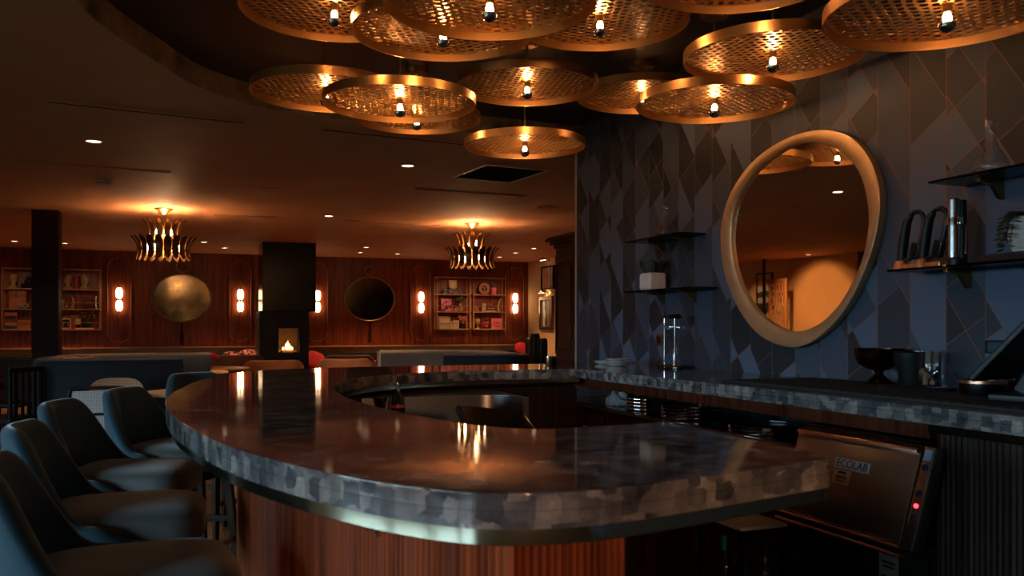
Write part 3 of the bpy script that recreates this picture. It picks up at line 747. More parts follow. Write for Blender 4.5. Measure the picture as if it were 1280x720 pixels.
for u, v, lab in SPK:
    p = at(u, v, z=ZC)
    if s0 is None:
        t = thing('ceiling_speaker', '', 'speaker', (p.x, p.y, ZC)); m = MB(); m.lathe([(.10, -.001), (.12, -.001), (.12, -.006), (.112, -.009), (.10, -.005), (.10, -.001)], 32); m.build('bezel', 'ceiling', t)
        m = MB(); m.lathe([(0, -.005), (.10, -.004), (.10, -.001), (0, -.001)], 28); m.build('grille', 'ceiling', t); s0 = t
    else: t = copy_tree(s0, loc=(p.x, p.y, ZC))
    t['label'] = 'flush round ceiling speaker, '+lab; t['group'] = 'round ceiling speakers'
# ------------------------------------------------------------------ seats
def shell(m, rx, ry, z0, top, amax, th=.05, flare=.06, groove=0, chan=7, nu=60, cx=0, edge=.012, low=None):
    """wrap-round back: angle measured from -X; top(a) gives the height at that angle"""
    rings = []
    for i in range(nu+1):
        a = -amax+2*amax*i/nu; zt = top(a); zb = low(a) if low else z0
        g = groove*(1-abs(math.sin(chan*a/2))**.5) if groove else 0
        pr = []
        def pt(off, z):
            f = 1+flare*(z-z0)/.3
            return Vector((cx-(rx*f+off)*math.cos(a), -(ry*f+off)*math.sin(a), z))
        n = 6
        for k in range(n+1): pr.append(pt(-th/2+(g if 0 < k else g), zb+(zt-.03-zb)*k/n))
        for k in range(1, 6): b = PI*k/6; pr.append(pt(-th/2*math.cos(b), zt-.03+.03*math.sin(b)))
        for k in range(n+1): pr.append(pt(th/2, zt-.03-(zt-.03-zb)*k/n))
        rings.append(pr)
    m.loops(rings, cap=True)
def smooth(x): x = max(0, min(1, x)); return x*x*(3-2*x)
def make_stool(loc, rz, lab, grp='teal velvet bar stools'):
    t = thing('bar_stool', lab, 'bar stool', loc, rz, grp)
    m = MB(); m.sell((.04, 0, .705), (.49, .47, .135), .5, .45, 44, 20); m.build('seat', 'seat_velvet', t)
    m = MB(); m.sell((.03, 0, .635), (.46, .44, .05), .2, .35, 32, 8); m.build('seat_base', 'leg_wood', t)
    A = math.radians(112)
    top = lambda a: .752+.278*(1-smooth((abs(a)-.48)/.95))-.055*smooth((abs(a)-1.45)/.5)
    low = lambda a: .66-.02*math.cos(a)
    m = MB(); shell(m, .255, .265, .66, top, A, th=.055, flare=.09, groove=.014, chan=5.2, low=low); m.build('backrest', 'velvet', t, ang=60)
    for sx in (-1, 1):
        for sy in (-1, 1):
            m = MB(); a = Vector((.03+sx*.17, sy*.16, .63)); b = Vector((.03+sx*.225, sy*.205, 0))
            rr = []
            for s in range(5):
                p = a.lerp(b, s/4); w = .021-.008*s/4
                rr.append([p+Vector((w, w, 0)), p+Vector((-w, w, 0)), p+Vector((-w, -w, 0)), p+Vector((w, -w, 0))])
            m.loops(rr, cap=True); m.build('leg', 'leg_wood', t)
    def P(sx, sy, z): k = (.63-z)/.63; return Vector((.03+sx*(.17+.055*k), sy*(.16+.045*k), z))
    for z, a, b, mm in ((.26, (1, -1), (1, 1), 'aged_brass'), (.36, (-1, -1), (1, -1), 'leg_wood'), (.36, (-1, 1), (1, 1), 'leg_wood'), (.42, (-1, -1), (-1, 1), 'leg_wood')):
        m = MB(); p, q = P(*a, z), P(*b, z); d = (q-p); m.box((0, 0, 0), (d.length, .022, .03), .004)
        o = m.build('footrest' if mm == 'aged_brass' else 'stretcher', mm, t, loc=(p+q)/2); o.rotation_euler = (0, 0, math.atan2(d.y, d.x))
    return t
st = make_stool((-.17, 2.27, 0), .06, 'teal velvet bar stool closest to the camera at the bottom left')
for x, y, rz, lab in ((-.235, 3.03, -.02, 'teal velvet bar stool, second from the bottom left corner along the bar'),
                      (-.255, 3.84, -.24, 'teal velvet bar stool, third along the bar, its blue lit side fully in view'),
                      (-.08, 4.50, -.42, 'teal velvet bar stool, fourth along the bar, in front of the cane chairs'),
                      (.16, 5.75, -.95, 'teal velvet bar stool at the far left bend of the bar, only its back showing')):
    copy_tree(st, label=lab, loc=(x, y, 0), rz=rz)
b2 = copy_tree(st, label='dark blue bar stool at the far right of the bar beside the wall edge', loc=(3.40, 6.93, 0), rz=-2.4)

def make_tub(loc, rz, lab, mname, sc_=1.0, h=.85):
    t = thing('tub_chair', lab, 'armchair', loc, rz, 'velvet tub chairs in the lounge')
    top = lambda a: h-.16*smooth((abs(a)-.8)/1.2)
    m = MB(); shell(m, .33*sc_, .35*sc_, .22, top, math.radians(118), th=.075, flare=.04); m.build('backrest', mname, t, ang=60)
    m = MB(); m.sell((.05, 0, .40), (.58*sc_, .56*sc_, .18), .3, .45, 32, 14); m.build('seat', mname, t)
    m = MB(); m.lathe([(0, .20), (.26, .20), (.28, .23), (.28, .33), (0, .33)], 28); m.build('base', mname, t)
    for sx in (-1, 1):
        for sy in (-1, 1): m = MB(); m.cyl((.04+sx*.17, sy*.17, .21), (.04+sx*.2, sy*.2, 0), .02, .012, 10); m.build('leg', 'leg_wood', t)
    return t
def on_floor(u, v, z): p = at(u, v, z=z); return (p.x, p.y, 0)
tubs = [(296, 443, .88, 'rust', 1.05, 'rust tub chair left of the black fireplace, behind the tan one'), (342, 449, .84, 'tan', 1.08, 'tan tub chair with a rounded back in front of the fireplace'),
        (436, 443, .84, 'rust', 1.1, 'brown tub chair right of the fireplace, mostly hidden behind the tan one'), (432, 447.5, .86, 'tan', 1.0, 'tan tub chair right of the fireplace beyond the bar'), (503, 443.5, .88, 'rust', 1.05, 'rust tub chair beside the grey booth end')]
for u, v, h, mn, s, lab in tubs:
    p = on_floor(u, v, h); make_tub(p, math.atan2(p[1], p[0]), lab, mn, s, h)

def wall_path(m, pts, th, z0, z1, rnd=.05):
    a, b = offset2(pts, th/2), offset2(pts, -th/2); rings = []
    for i in range(len(pts)):
        pr = []; A, B = a[i], b[i]
        for z in (z0, z1-rnd): pr.append(Vector((A.x, A.y, z)))
        for k in range(1, 8): c = k/8*PI; q = A.lerp(B, (1-math.cos(c))/2); pr.append(Vector((q.x, q.y, z1-rnd+rnd*math.sin(c))))
        for z in (z1-rnd, z0): pr.append(Vector((B.x, B.y, z)))
        rings.append(pr)
    m.loops(rings, cap=True)
def booth(name_lab, pts, loc, inner_dir):
    t = thing('booth_sofa', name_lab, 'booth', loc, 0, 'curved high backed booths')
    P = catmull([V3(*p) for p in pts], 8)
    m = MB(); wall_path(m, P, .12, .08, 1.0, .05); m.build('back_shell', 'navy', t, ang=60)
    Q = offset2(P, inner_dir*.12); m = MB(); wall_path(m, Q, .12, .45, 1.012, .05); m.build('inner_back', 'grey_fabric', t, ang=60)
    Q = offset2(P, inner_dir*.42); m = MB(); wall_path(m, Q, .52, .12, .46, .06); m.build('seat', 'grey_fabric', t, ang=60)
    m = MB(); wall_path(m, offset2(P, inner_dir*.15), .30, .0, .10, .01); m.build('plinth', 'wood_dark', t)
    return t
booth('dark blue booth with a rounded back, left behind the bar stools', [(1.34, .1), (.9, .0), (.4, .0), (.08, .25), (-.05, .8), (-.02, 1.4), (.25, 1.9), (.8, 2.05), (1.65, 2.05)], (-1.42, 9.30, 0), 1)
booth('grey lined booth right of centre, in front of the right display shelves', [(0, .1), (.35, .0), (.75, -.05), (1.05, .2), (1.15, .8), (1.1, 1.4), (.85, 1.95), (.3, 2.1), (-.35, 2.1)], (2.72, 9.42, 0), -1)
def round_table(loc, lab, r, h=.75, top='cream', group='round lounge tables'):
    t = thing('round_table', lab, 'table', loc, 0, group)
    m = MB(); m.lathe([(0, h-.03), (r-.01, h-.03), (r, h-.02), (r, h-.006), (r-.006, h), (0, h)], 40); m.build('table_top', top, t)
    m = MB(); m.lathe([(0, .02), (.035, .02), (.03, .3), (.035, h-.05), (.12, h-.03), (0, h-.03)], 20); m.build('column', 'black', t)
    m = MB(); m.lathe([(0, 0), (.24, 0), (.24, .012), (.05, .03), (0, .03)], 32); m.build('base', 'black', t); return t
p = at(205, 490, z=.75); round_table((p.x+.2, p.y+.05, 0), 'pale round table between the cane chairs and the bar', .38)
p = at(229, 465, z=.75); round_table((p.x+.15, p.y+.1, 0), 'pale topped table at the open end of the dark blue booth', .40)
p = at(258, 465, z=.75); round_table((p.x+.15, p.y+1.2, 0), 'brown table with red flowers left of the tan chair', .45, top='wood_light'); ft = Vector((p.x+.15, p.y+1.2, .75))
# flowers on it
t = thing('flower_vase', 'small glass of red flowers on the brown lounge table', 'flowers', (ft.x-.12, ft.y-.1, .75))
m = MB(); m.lathe([(0, .003), (.035, .003), (.04, .03), (.03, .1), (.034, .12), (.030, .12), (.026, .1), (.034, .03), (0, .012)], 20); m.build('glass', 'glass', t)
m = MB(); rr = random.Random(3)
for i in range(16):
    a = rr.uniform(0, 2*PI); r = rr.uniform(.03, .15); z = .16+rr.uniform(0, .06)-r*.2; m.sell((r*math.cos(a), r*math.sin(a), z), (.07, .06, .05), 1, 1, 8, 6); m.cyl((0, 0, .06), (r*math.cos(a), r*math.sin(a), z), .002, n=5)
m.build('blooms', 'red', t)
def cane_chair(loc, rz, lab, rounded):
    t = thing('cane_chair', lab, 'chair', loc, rz, 'woven cane chairs')
    m = MB(); m.sell((.0, 0, .455), (.46, .46, .06), .3, .4, 28, 10); m.build('seat', 'cane' if rounded else 'black', t)
    for sx in (-1, 1):
        for sy in (-1, 1): m = MB(); m.cyl((sx*.19, sy*.19, .44), (sx*.21, sy*.21, 0), .016, .012, 10); m.build('leg', 'black', t)
    if rounded:
        m = MB(); rings = []
        for i in range(25):
            s = -1+2*i/24; a = s*1.0; zt = .62+.23*(1-abs(s)**3.5)**.5 if abs(s) < 1 else .62
            x, y = -.13-.12*math.cos(a), -.27*math.sin(a)*1.1
            rings.append([Vector((x, y, .56)), Vector((x-.02, y, zt)), Vector((x+.006-.02, y, zt)), Vector((x+.012, y, .56))])
        m.loops(rings, cap=True); m.build('back_panel', 'cane', t)
        m = MB(); m.tube([(-.23, -.2, .47), (-.25, -.2, .6)], .012); m.tube([(-.23, .2, .47), (-.25, .2, .6)], .012); m.build('back_post', 'black', t)
    else:
        m = MB(); m.tube(catmull([(-.19, -.21, .44), (-.235, -.225, .62), (-.26, -.215, .79), (-.262, -.18, .825), (-.262, 0, .832), (-.262, .18, .825), (-.26, .215, .79), (-.235, .225, .62), (-.19, .21, .44)], 5), .016, 10); m.tube([(-.235, -.22, .615), (-.235, .22, .615)], .012); m.build('back_frame', 'black', t)
        m = MB(); m.box((-.247, 0, .715), (.012, .40, .185), .003, r=(0, -.13, 0)); m.box((-.222, 0, .545), (.010, .39, .115), .003, r=(0, -.2, 0)); o = m.build('back_panel', 'cane_grey', t); o['label'] = 'pale woven cane panels'
    return t
p = at(135, 484, z=.83); cane_chair((p.x-.05, p.y+.2, 0), PI/2-.05, 'black framed chair with pale woven cane back, behind the bar stools', False)
p = at(134, 473, z=.85); cane_chair((p.x+.1, p.y-.2, 0), -PI/2+.1, 'orange cane chair with a rounded back facing the pale round table', True)

# column, fireplace, armoire
m = MB(); p = at(56, 262, z=ZC); w = .30; poly = []
for k in range(4):
    a = k*PI/2; n = 22
    for i in range(n):
        s = -w/2+w*i/n
        for ds, d in ((0, 0), (.009, 0), (.0092, .006), (w/n-.0004, .006)):
            x, y = s+ds, -w/2+d
            poly.append((p.x+x*math.cos(a)-y*math.sin(a), p.y+.17+x*math.sin(a)+y*math.cos(a)))
m.prism(poly, .0, ZC); struct('column', m, 'wood_dark')
fc = at(361, 303, z=ZC); YFP = fc.y
xl, xr = at(328, 350, Y=YFP).x, at(395, 350, Y=YFP).x; zh = at(361, 389, Y=YFP).z
t = thing('fireplace', 'tall black marble fireplace with a small gas fire at its foot', 'fireplace', ((xl+xr)/2, YFP+.45, 0)); ox = (xl+xr)/2
m = MB(); m.box((0, 0, (zh+ZC)/2), (xr-xl, .9, ZC-zh), .004); m.build('hood', 'marble_black', t)
yb = YFP+.10; a, b = at(324.5, 430, Y=yb).x, at(386, 430, Y=yb).x; o0, o1 = at(346, 420, Y=yb).x, at(376, 420, Y=yb).x; zo0, zo1 = at(361, 443, Y=yb).z, at(361, 408.5, Y=yb).z
m = MB(); dy = -.35
for x0, x1, z0, z1 in ((a, o0, 0, zh), (o1, b, 0, zh), (o0, o1, 0, zo0), (o0, o1, zo1, zh)): m.box(((x0+x1)/2-ox, .05, (z0+z1)/2), (x1-x0, .8, z1-z0))
m.build('body', 'black', t)
m = MB(); m.box(((o0+o1)/2-ox, .2, (zo0+zo1)/2), (o1-o0, .02, zo1-zo0)); m.build('firebox_back', 'firebrick', t)
m = MB()
for x in (o0+.015, o1-.015): m.box((x-ox, dy-.01, (zo0+zo1)/2), (.03, .03, zo1-zo0), .004)
for z in (zo0+.015, zo1-.015): m.box(((o0+o1)/2-ox, dy-.01, z), (o1-o0, .03, .03), .004)
m.build('firebox_frame', 'wood_dark', t)
m = MB(); m.box(((o0+o1)/2-ox, dy+.02, (zo0+zo1)/2), (o1-o0-.04, .006, zo1-zo0-.04)); m.build('glass', 'fire_glass', t)
m = MB(); cx = (o0+o1)/2-ox
for dx, an in ((-.08, .25), (.07, -.3), (0, .05)): m.cyl((cx+dx-.10, dy+.22, zo0+.035), (cx+dx+.10, dy+.30+an*.2, zo0+.05+an*.06), .03, .024, 12)
m.build('log', 'ceramic_log', t)
m = MB()
for dx, h in ((-.03, .13), (.0, .17), (.03, .12), (.07, .07), (-.08, .06)): m.lathe([(0, 0), (.014, h*.15), (.020, h*.35), (.012, h*.7), (0, h)], 10, (cx+dx, dy+.18, zo0+.07))
m.build('flame', 'flame', t)
point_light('fire_glow', ((o0+o1)/2, YFP+.30, zo0+.25), 3, (1, .42, .12))

t = thing('tall_cabinet', 'tall dark mahogany cabinet with a crown moulding beside the blue wall edge', 'cabinet', (3.9, 7.81, 0), -PI/2); zt = at(695, 297, X=3.6).z
m = MB(); m.box((0, 0, (zt-.08)/2), (1.0, .6, zt-.08), .004); m.build('body', 'wood_cabinet', t)
m = MB()
for k, (e, z, h) in enumerate(((.02, zt-.10, .04), (.05, zt-.06, .04), (.09, zt-.03, .03), (.07, zt-.008, .015))): m.box((0, 0, z), (1.0+2*e, .6+2*e, h), .006)
m.build('crown', 'wood_cabinet', t)
for sx in (-1, 1):
    for z0, z1 in ((.12, .98), (1.04, zt-.2)):
        m = MB(); m.box((0, 0, 0), (.46, .022, z1-z0), .003); d = m.build('door', 'wood_cabinet', t, loc=(sx*.245, -.31, (z0+z1)/2))
        m = MB(); w, h = .18, (z1-z0)/2-.06
        m.tube([(-w, -.013, -h), (w, -.013, -h)]+[(w*math.cos(q), -.013, h-w*.35+w*.35*math.sin(q)) for q in [i*PI/12 for i in range(13)]], .010, 6, True); m.build('panel_moulding', 'wood_cabinet', d)
        m = MB(); m.box((-sx*.0+.205*(-sx), -.025, -.28 if z0 > 1 else .3), (.02, .02, .12), .004); m.build('handle', 'aged_brass', d)
# banquette under the far wall
t = thing('banquette_bench', 'long dark banquette running under the oak ledge of the far wall', 'bench', (.9, YF-.45, 0))
m = MB(); m.box((0, .25, .58), (12, .16, .42), .03); m.build('backrest', 'black', t)
m = MB(); m.box((0, -.02, .39), (12, .56, .14), .03); m.build('seat', 'black', t)
m = MB(); m.box((0, .0, .16), (12, .5, .32)); m.build('base', 'wood_dark', t)
def cushion(u, v0, v1, w, mname, lab, Y=17.75, tilt=.25, roll=.1):
    p = at(u, v1, Y=Y); q = at(u, v0, Y=Y); h = q.z-p.z
    h = max(.30, h*1.2)
    o = MB(); o.sell((0, 0, 0), (w, .16, h), .75, .55, 28, 14); o = o.build('cushion', mname, loc=(p.x, Y, q.z-h/2)); o.rotation_euler = (-tilt, roll, 0)
    return tag(o, lab, 'cushion', 'cushions on the far banquette')
cushion(293, 440, 452, .5, 'pillow_pattern', 'patterned black and red cushion at the left, partly behind the rust chair', roll=.2)
cushion(312, 436.5, 452, .45, 'pillow_pattern', 'patterned zigzag cushion beside the fireplace, left side', Y=17.35, roll=-.08)
cushion(393, 439, 458, .42, 'red', 'plain red cushion right of the fireplace', roll=.35)
cushion(471, 450, 458, .35, 'red', 'red cushion peeking between two tan tub chairs', roll=.1)
cushion(656, 429, 440, .5, 'red', 'red cushion at the right end, above the grey booth', roll=.3)
# tall channel back chairs in the corner at right
def tall_chair(u, vt, lab, w, Y):
    p = at(u, vt, Y=Y); h = p.z
    t = thing('high_back_chair', lab, 'chair', (p.x, Y, 0), .25, 'dark high backed chairs by the tall cabinet')
    m = MB(); m.sell((0, .22, (h+.35)/2), (w, .14, h-.35), .25, .6, 28, 16); m.build('backrest', 'black', t)
    m = MB(); m.sell((0, -.05, .42), (w*1.15, .5, .16), .3, .4, 24, 10); m.build('seat', 'black', t)
    for sx in (-1, 1):
        for sy in (-1, 1): m = MB(); m.cyl((sx*w*.45, -.05+sy*.2, .36), (sx*w*.48, -.05+sy*.22, 0), .02, .013, 8); m.build('leg', 'wood_dark', t)
tall_chair(678, 416.5, 'tallest dark high backed chair right of the red cushion', .17, 14.2)
tall_chair(688, 423, 'dark high backed chair close to the tall cabinet', .16, 13.2)
tall_chair(670, 423, 'shorter dark high backed chair nearest the far wall', .15, 15.6)
# dim furniture at the far left
def slat_chair(loc, rz, lab):
    t = thing('slat_back_chair', lab, 'chair', loc, rz, 'dark slat backed chairs at far left')
    m = MB(); m.box((0, 0, .45), (.44, .44, .05), .012); m.build('seat', 'black', t)
    for sx in (-1, 1):
        for sy in (-1, 1): m = MB(); m.box((sx*.19, sy*.19, .215), (.035, .035, .43), .004); m.build('leg', 'wood_dark', t)
    m = MB()
    for y in (-.2, .2): m.box((-.2, y, .68), (.03, .035, .5), .006)
    m.box((-.2, 0, .92), (.03, .44, .05), .008); m.build('back_frame', 'wood_dark', t)
    for y in (-.12, -.04, .04, .12): m = MB(); m.box((-.2, y, .69), (.016, .03, .42), .003); m.build('slat', 'wood_dark', t)
p = at(8, 450, z=.95); slat_chair((p.x, p.y, 0), -1.9, 'dark slat back chair at the very left edge')
p = at(36, 463, z=.9); slat_chair((p.x-.15, p.y-.2, 0), 2.6, 'dark slat back chair just left of the dark blue booth')
p = at(20, 470, z=.74); t = round_table((p.x-.35, p.y+.55, 0), 'dark round table at the far left edge', .42, top='wood_dark')

# ------------------------------------------------------------------ art on the pale right wall, and camera dome
def art_mat(name, cols, stripes):
    m, nt, out = nt_mat(name); M = NM(nt); b = new(nt, 'ShaderNodeBsdfPrincipled'); lk(nt, b.outputs[0], out.inputs[0])
    tc = new(nt, 'ShaderNodeTexCoord'); sp = new(nt, 'ShaderNodeSeparateXYZ'); lk(nt, tc.outputs['Generated'], sp.inputs[0])
    n = new(nt, 'ShaderNodeTexNoise'); setin(n, Scale=4.0, Detail=3); lk(nt, tc.outputs['Generated'], n.inputs[0])
    r = new(nt, 'ShaderNodeValToRGB'); r.color_ramp.interpolation = 'CONSTANT'
    lk(nt, M('ADD', sp.outputs[1] if stripes else sp.outputs[2], M('MULTIPLY', M('SUBTRACT', n.outputs[0], .5), .25)), r.inputs[0]); cr = r.color_ramp
    for i, c in enumerate(cols):
        e = cr.elements[i] if i < 2 else cr.elements.new(i/len(cols)); e.position = i/len(cols); e.color = c4(c)
    lk(nt, r.outputs[0], b.inputs['Base Color']); b.inputs['Roughness'].default_value = .5; return m
XR = 7.2
def framed(u0, u1, v0, v1, name, lab, am, fm, x=XR, side=1, fw=.03):
    a = at(u0, (v0+v1)/2, X=x-side*.04); b = at(u1, (v0+v1)/2, X=x-side*.04); zt = at((u0+u1)/2, v0, X=x).z; zb = at((u0+u1)/2, v1, X=x).z
    return framed_w(x, (a.y+b.y)/2, (zt+zb)/2, abs(a.y-b.y), zt-zb, name, lab, am, fm, side, fw)
def framed_w(x, y, z, w, h, name, lab, am, fm, side=1, fw=.03):
    t = thing(name, lab, 'picture', (x, y, z))
    m = MB()
    for s in (-1, 1): m.box((-side*.025, s*(w/2-fw/2), 0), (.05, fw, h), .006); m.box((-side*.025, 0, s*(h/2-fw/2)), (.05, w-2*fw, fw), .006)
    m.build('frame', fm, t); m = MB(); m.box((-side*.02, 0, 0), (.01, w-2*fw, h-2*fw)); m.build('canvas', am, t)
    l = MB()
    return t
stripe = art_mat('striped_canvas', [(.02,.05,.06), (.55,.45,.33), (.10,.22,.24), (.62,.52,.4), (.50,.05,.03), (.60,.50,.40), (.55,.14,.04), (.62,.5,.36)], True)
land = art_mat('figure_canvas', [(.03,.02,.015), (.16,.10,.05), (.06,.04,.03), (.48,.42,.34), (.10,.07,.05)], True)
framed(676.5, 692, 333, 362, 'wall_art', 'painting of red and pale stripes on the beige right wall', stripe, 'wood_dark')
framed(674, 690, 371, 412, 'wall_art', 'dark ornate framed picture under the striped painting', land, 'bronze', fw=.07)
for u, v, lab in ((679, 324, 'brass picture light above the striped painting'), (677, 372-10+3, 'brass picture light above the ornate framed picture')):
    p = at(u, v, X=XR-.15)
    t = thing('picture_light', lab, 'wall lamp', (XR, p.y, p.z), 0, 'brass picture lights')
    m = MB(); m.cyl((-.16, -.17, 0), (-.16, .17, 0), .022, n=14); m.build('lamp_shade', 'aged_brass', t)
    m = MB(); m.tube([(-.005, 0, -.02), (-.06, 0, .03), (-.13, 0, .03), (-.155, 0, .01)], .008); m.cyl((-.012, 0, -.02), (-.0, 0, -.02), .03, n=14); m.build('arm', 'aged_brass', t)
    m = MB(); m.box((-.155, 0, -.024), (.02, .28, .004)); m.build('bulb', 'down', t)
    spot_light('picture_beam', (XR-.22, p.y, p.z+.05), 26, (1, .6, .3), 110, .8, (.75, 0, -1))
p = at(656, 326, Y=YF-.03)
t = thing('security_camera', 'tiny dome security camera in the far right ceiling corner', 'camera', (p.x, YF, p.z+.05))
m = MB(); m.cyl((0, 0, .0), (0, -.05, .0), .045, n=18); m.build('mount', 'black', t); m = MB(); m.sell((0, -.085, -.03), (.09, .09, .09), 1, 1, 18, 10); m.build('dome', 'black_gloss', t)
# what the big mirror shows on the left: screen, pole, art
t = thing('lattice_screen', 'tall carved lattice room screen seen reflected in the big wall mirror', 'room divider', (-5.95, 15.27, 0), PI/2)
m = MB(); W, Hh = .52, 2.35
for x in (-W/2, W/2): m.box((x, 0, Hh/2), (.05, .04, Hh), .005)
for z in (.03, Hh-.03): m.box((0, 0, z), (W, .04, .05), .005)
m.build('frame', 'wood_light', t)
m = MB()
for i in range(5):
    for s in (-1, 1):
        x0 = -W/2+W*(i+.5)/5
        m.tube([(x0+s*W/10*math.sin(2*PI*k/16), 0, .05+(Hh-.1)*k/64) for k in range(65)], .011, 6)
m.build('lattice', 'wood_light', t)
m = MB(); m.cyl((0, 0, 0), (0, 0, ZC), .035, n=16); o = m.build('pole', 'black', loc=(-5.85, 15.60, 0)); tag(o, 'slim black floor to ceiling pole beside the lattice screen, in the mirror', 'pole')
ab = art_mat('abstract_canvas', [(.03,.03,.03), (.5,.38,.25), (.05,.04,.04), (.58,.5,.4), (.45,.12,.04), (.6,.48,.35)], False)
framed_w(XL, 16.28, 2.12, .58, .85, 'wall_art', 'abstract painting reflected in the big mirror, left of the lattice screen', ab, 'wood_dark', -1)
framed_w(XL, 16.55, 1.52, .6, .32, 'wall_art', 'dark patterned picture reflected at the mirror bottom left', MT['dark_pattern'], 'wood_dark', -1)
spot_light('wall_washer_beam', (-5.2, 14.4, ZC-.02), 215, (1, .47, .16), 110, .9, (-.7, 0, -1))
spot_light('wall_washer_beam', (-5.5, 16.4, ZC-.02), 40, (1, .62, .32), 95, .9, (-.4, 0, -1))
t = copy_tree(d0, label='recessed ceiling downlight over the ochre wall, seen in the big mirror', loc=(-5.87, 14.2, ZC))
# ------------------------------------------------------------------ big wall mirror
def uv_loop(px, X, n=72):
    P = [at(u, v, X=X) for u, v in px]; P = catmull(P, 6, True); P.append(P[0]); P = resample(P, n=n*4)[:-1]
    cy = sum(p.y for p in P)/len(P); cz = sum(p.z for p in P)/len(P)
    out = []
    for k in range(n):
        a = 2*PI*k/n
        q = min(P, key=lambda p: abs((math.atan2(p.z-cz, p.y-cy)-a+PI) % (2*PI)-PI)); out.append(Vector((X, q.y, q.z)))
    return out
Oc = [(880+x/2.4, 150+y/2.4) for x, y in [(360,28),(430,45),(480,90),(515,160),(528,240),(518,330),(490,430),(440,540),(380,620),(310,672),(250,682),(170,650),(110,580),(65,480),(48,370),(55,290),(80,215),(130,140),(200,80),(280,42)]]
Ic = [(880+x/2.4, 150+y/2.4) for x, y in [(320,66),(390,82),(440,120),(475,180),(492,260),(493,320),(480,400),(450,480),(400,560),(340,615),(270,635),(200,610),(140,550),(100,470),(82,380),(85,300),(105,230),(150,160),(200,115),(260,78)]]
XM = XW-.05
ol, il = uv_loop(Oc, XM), uv_loop(Ic, XM+.012)
cy, cz = sum(p.y for p in ol)/72, sum(p.z for p in ol)/72
t = thing('wall_mirror', 'big round mirror in a lopsided brushed gold frame on the blue wall', 'mirror', (XW, cy, cz))
L = lambda ps, x, s=1.0: [Vector((x-XW, (p.y-cy)*s, (p.z-cz)*s)) for p in ps]
mid = [a.lerp(b, .12) for a, b in zip(ol, il)]; mid2 = [a.lerp(b, .93) for a, b in zip(ol, il)]
m = MB(); m.loops([L(ol, XW-.002, .985), L(ol, XM+.008), L(ol, XM+.002, .997), L(mid, XM), L(mid2, XM+.008), L(il, XM+.013), L(il, XW-.018)], closed_u=True); m.build('frame', 'mirror_frame', t, ang=50)
m = MB(); iy, iz = sum(p.y for p in il)/72-cy, sum(p.z for p in il)/72-cz
ring_ = L(il, XW-.022); 
for p in ring_: p.y = iy+(p.y-iy)*1.01; p.z = iz+(p.z-iz)*1.01
m.loops([ring_, [Vector((p.x+.012, p.y, p.z)) for p in ring_]], cap=True); m.build('mirror_glass', 'mirror', t)

# ------------------------------------------------------------------ glass shelves on the blue wall
XS = 2.735
def shelf(y0, y1, z, ys, lab):
    t = thing('glass_shelf', lab, 'shelf', (XW, (y0+y1)/2, z), 0, 'smoked glass wall shelves')
    m = MB(); m.box(((XS-XW)/2, 0, -.005), (XW-XS-.004, y1-y0, .010), .002); m.build('glass', 'shelf_glass', t)
    for y in ys:
        yy = y-(y0+y1)/2
        m = MB(); m.prism([(0, -.012), (-.13, -.012), (-.13, -.022), (-.06, -.032), (-.018, -.085), (0, -.085)], -.009, .009, .002, M=Matrix.Translation((0, yy, 0)) @ rot(PI/2)); m.box((-.125, yy, -.002), (.018, .022, .022), .002)
        m.build('bracket', 'aged_brass', t)
shelf(4.49, 5.15, 1.9, (4.66, 4.98), 'upper left smoked glass shelf with a decanter')
shelf(4.36, 5.17, 1.565, (4.60, 4.98), 'lower left smoked glass shelf with the white potted plant')
shelf(1.85, 2.615, 1.905, (2.02, 2.45), 'upper right smoked glass shelf with a decanter, running off the right edge')
shelf(1.95, 2.83, 1.568, (2.15, 2.60), 'lower right smoked glass shelf with the silver cylinder and black tools')
def decanter(loc, h, lab):
    t = thing('glass_decanter', lab, 'decanter', loc, 0, 'clear glass decanters')
    pr = [(0, .003), (.06, .003), (.068, .012), (.070, .03), (.058, .06), (.034, .095), (.020, .125), (.016, .15), (.020, .17), (.024, .19), (.021, .20), (.016, .20), (.013, .15), (.030, .095), (.054, .06), (.065, .03), (.062, .014), (0, .010)]
    s = h/.20; m = MB(); m.lathe([(r*s*.92, z*s) for r, z in pr], 32); m.build('body', 'glass', t)
    m = MB(); m.sell((0, 0, .185*s), (.034*s, .034*s, .05*s), 1, 1, 16, 10); m.build('stopper', 'glass', t)
decanter((2.83, 4.78, 1.9), .20, 'clear glass decanter on the upper left shelf above the potted plant')
decanter((2.82, 2.40, 1.905), .20, 'clear glass decanter on the upper right shelf')
# potted plant
t = thing('potted_succulent', 'small green succulent in a square white pot on the lower left shelf', 'potted plant', (2.835, 4.95, 1.565))
m = MB(); m.box((0, 0, .0575), (.135, .14, .115), .022, seg=4); m.build('pot', 'stone_pot', t)
m = MB(); rr = random.Random(4)
for i in range(90):
    a = rr.uniform(0, 2*PI); tl = rr.uniform(.1, 1.0); r = rr.uniform(.01, .055); L1 = rr.uniform(.06, .11)
    b = Vector((r*math.cos(a), r*math.sin(a), .112)); d = Vector((math.cos(a)*tl*.8, math.sin(a)*tl*.8, 1)).normalized(); e = b+d*L1
    sd = d.cross(Vector((0, 0, 1))); sd = sd.normalized() if sd.length > .01 else Vector((1, 0, 0)); md = b.lerp(e, .55)
    nn = sd.cross(d)*.004
    m.raw([b, md+sd*.013, e, md-sd*.013, md+nn, md-nn], [(0, 1, 4), (1, 2, 4), (2, 3, 4), (3, 0, 4), (0, 5, 1), (1, 5, 2), (2, 5, 3), (3, 5, 0)])
m.tube(catmull([(0, -.02, .11), (.005, -.035, .17), (.0, -.04, .235)], 4), .004, 6); m.sell((0, -.042, .205), (.016, .014, .07), 1, 1, 8, 6)
m.build('leaves', 'leaf', t, weld=False)
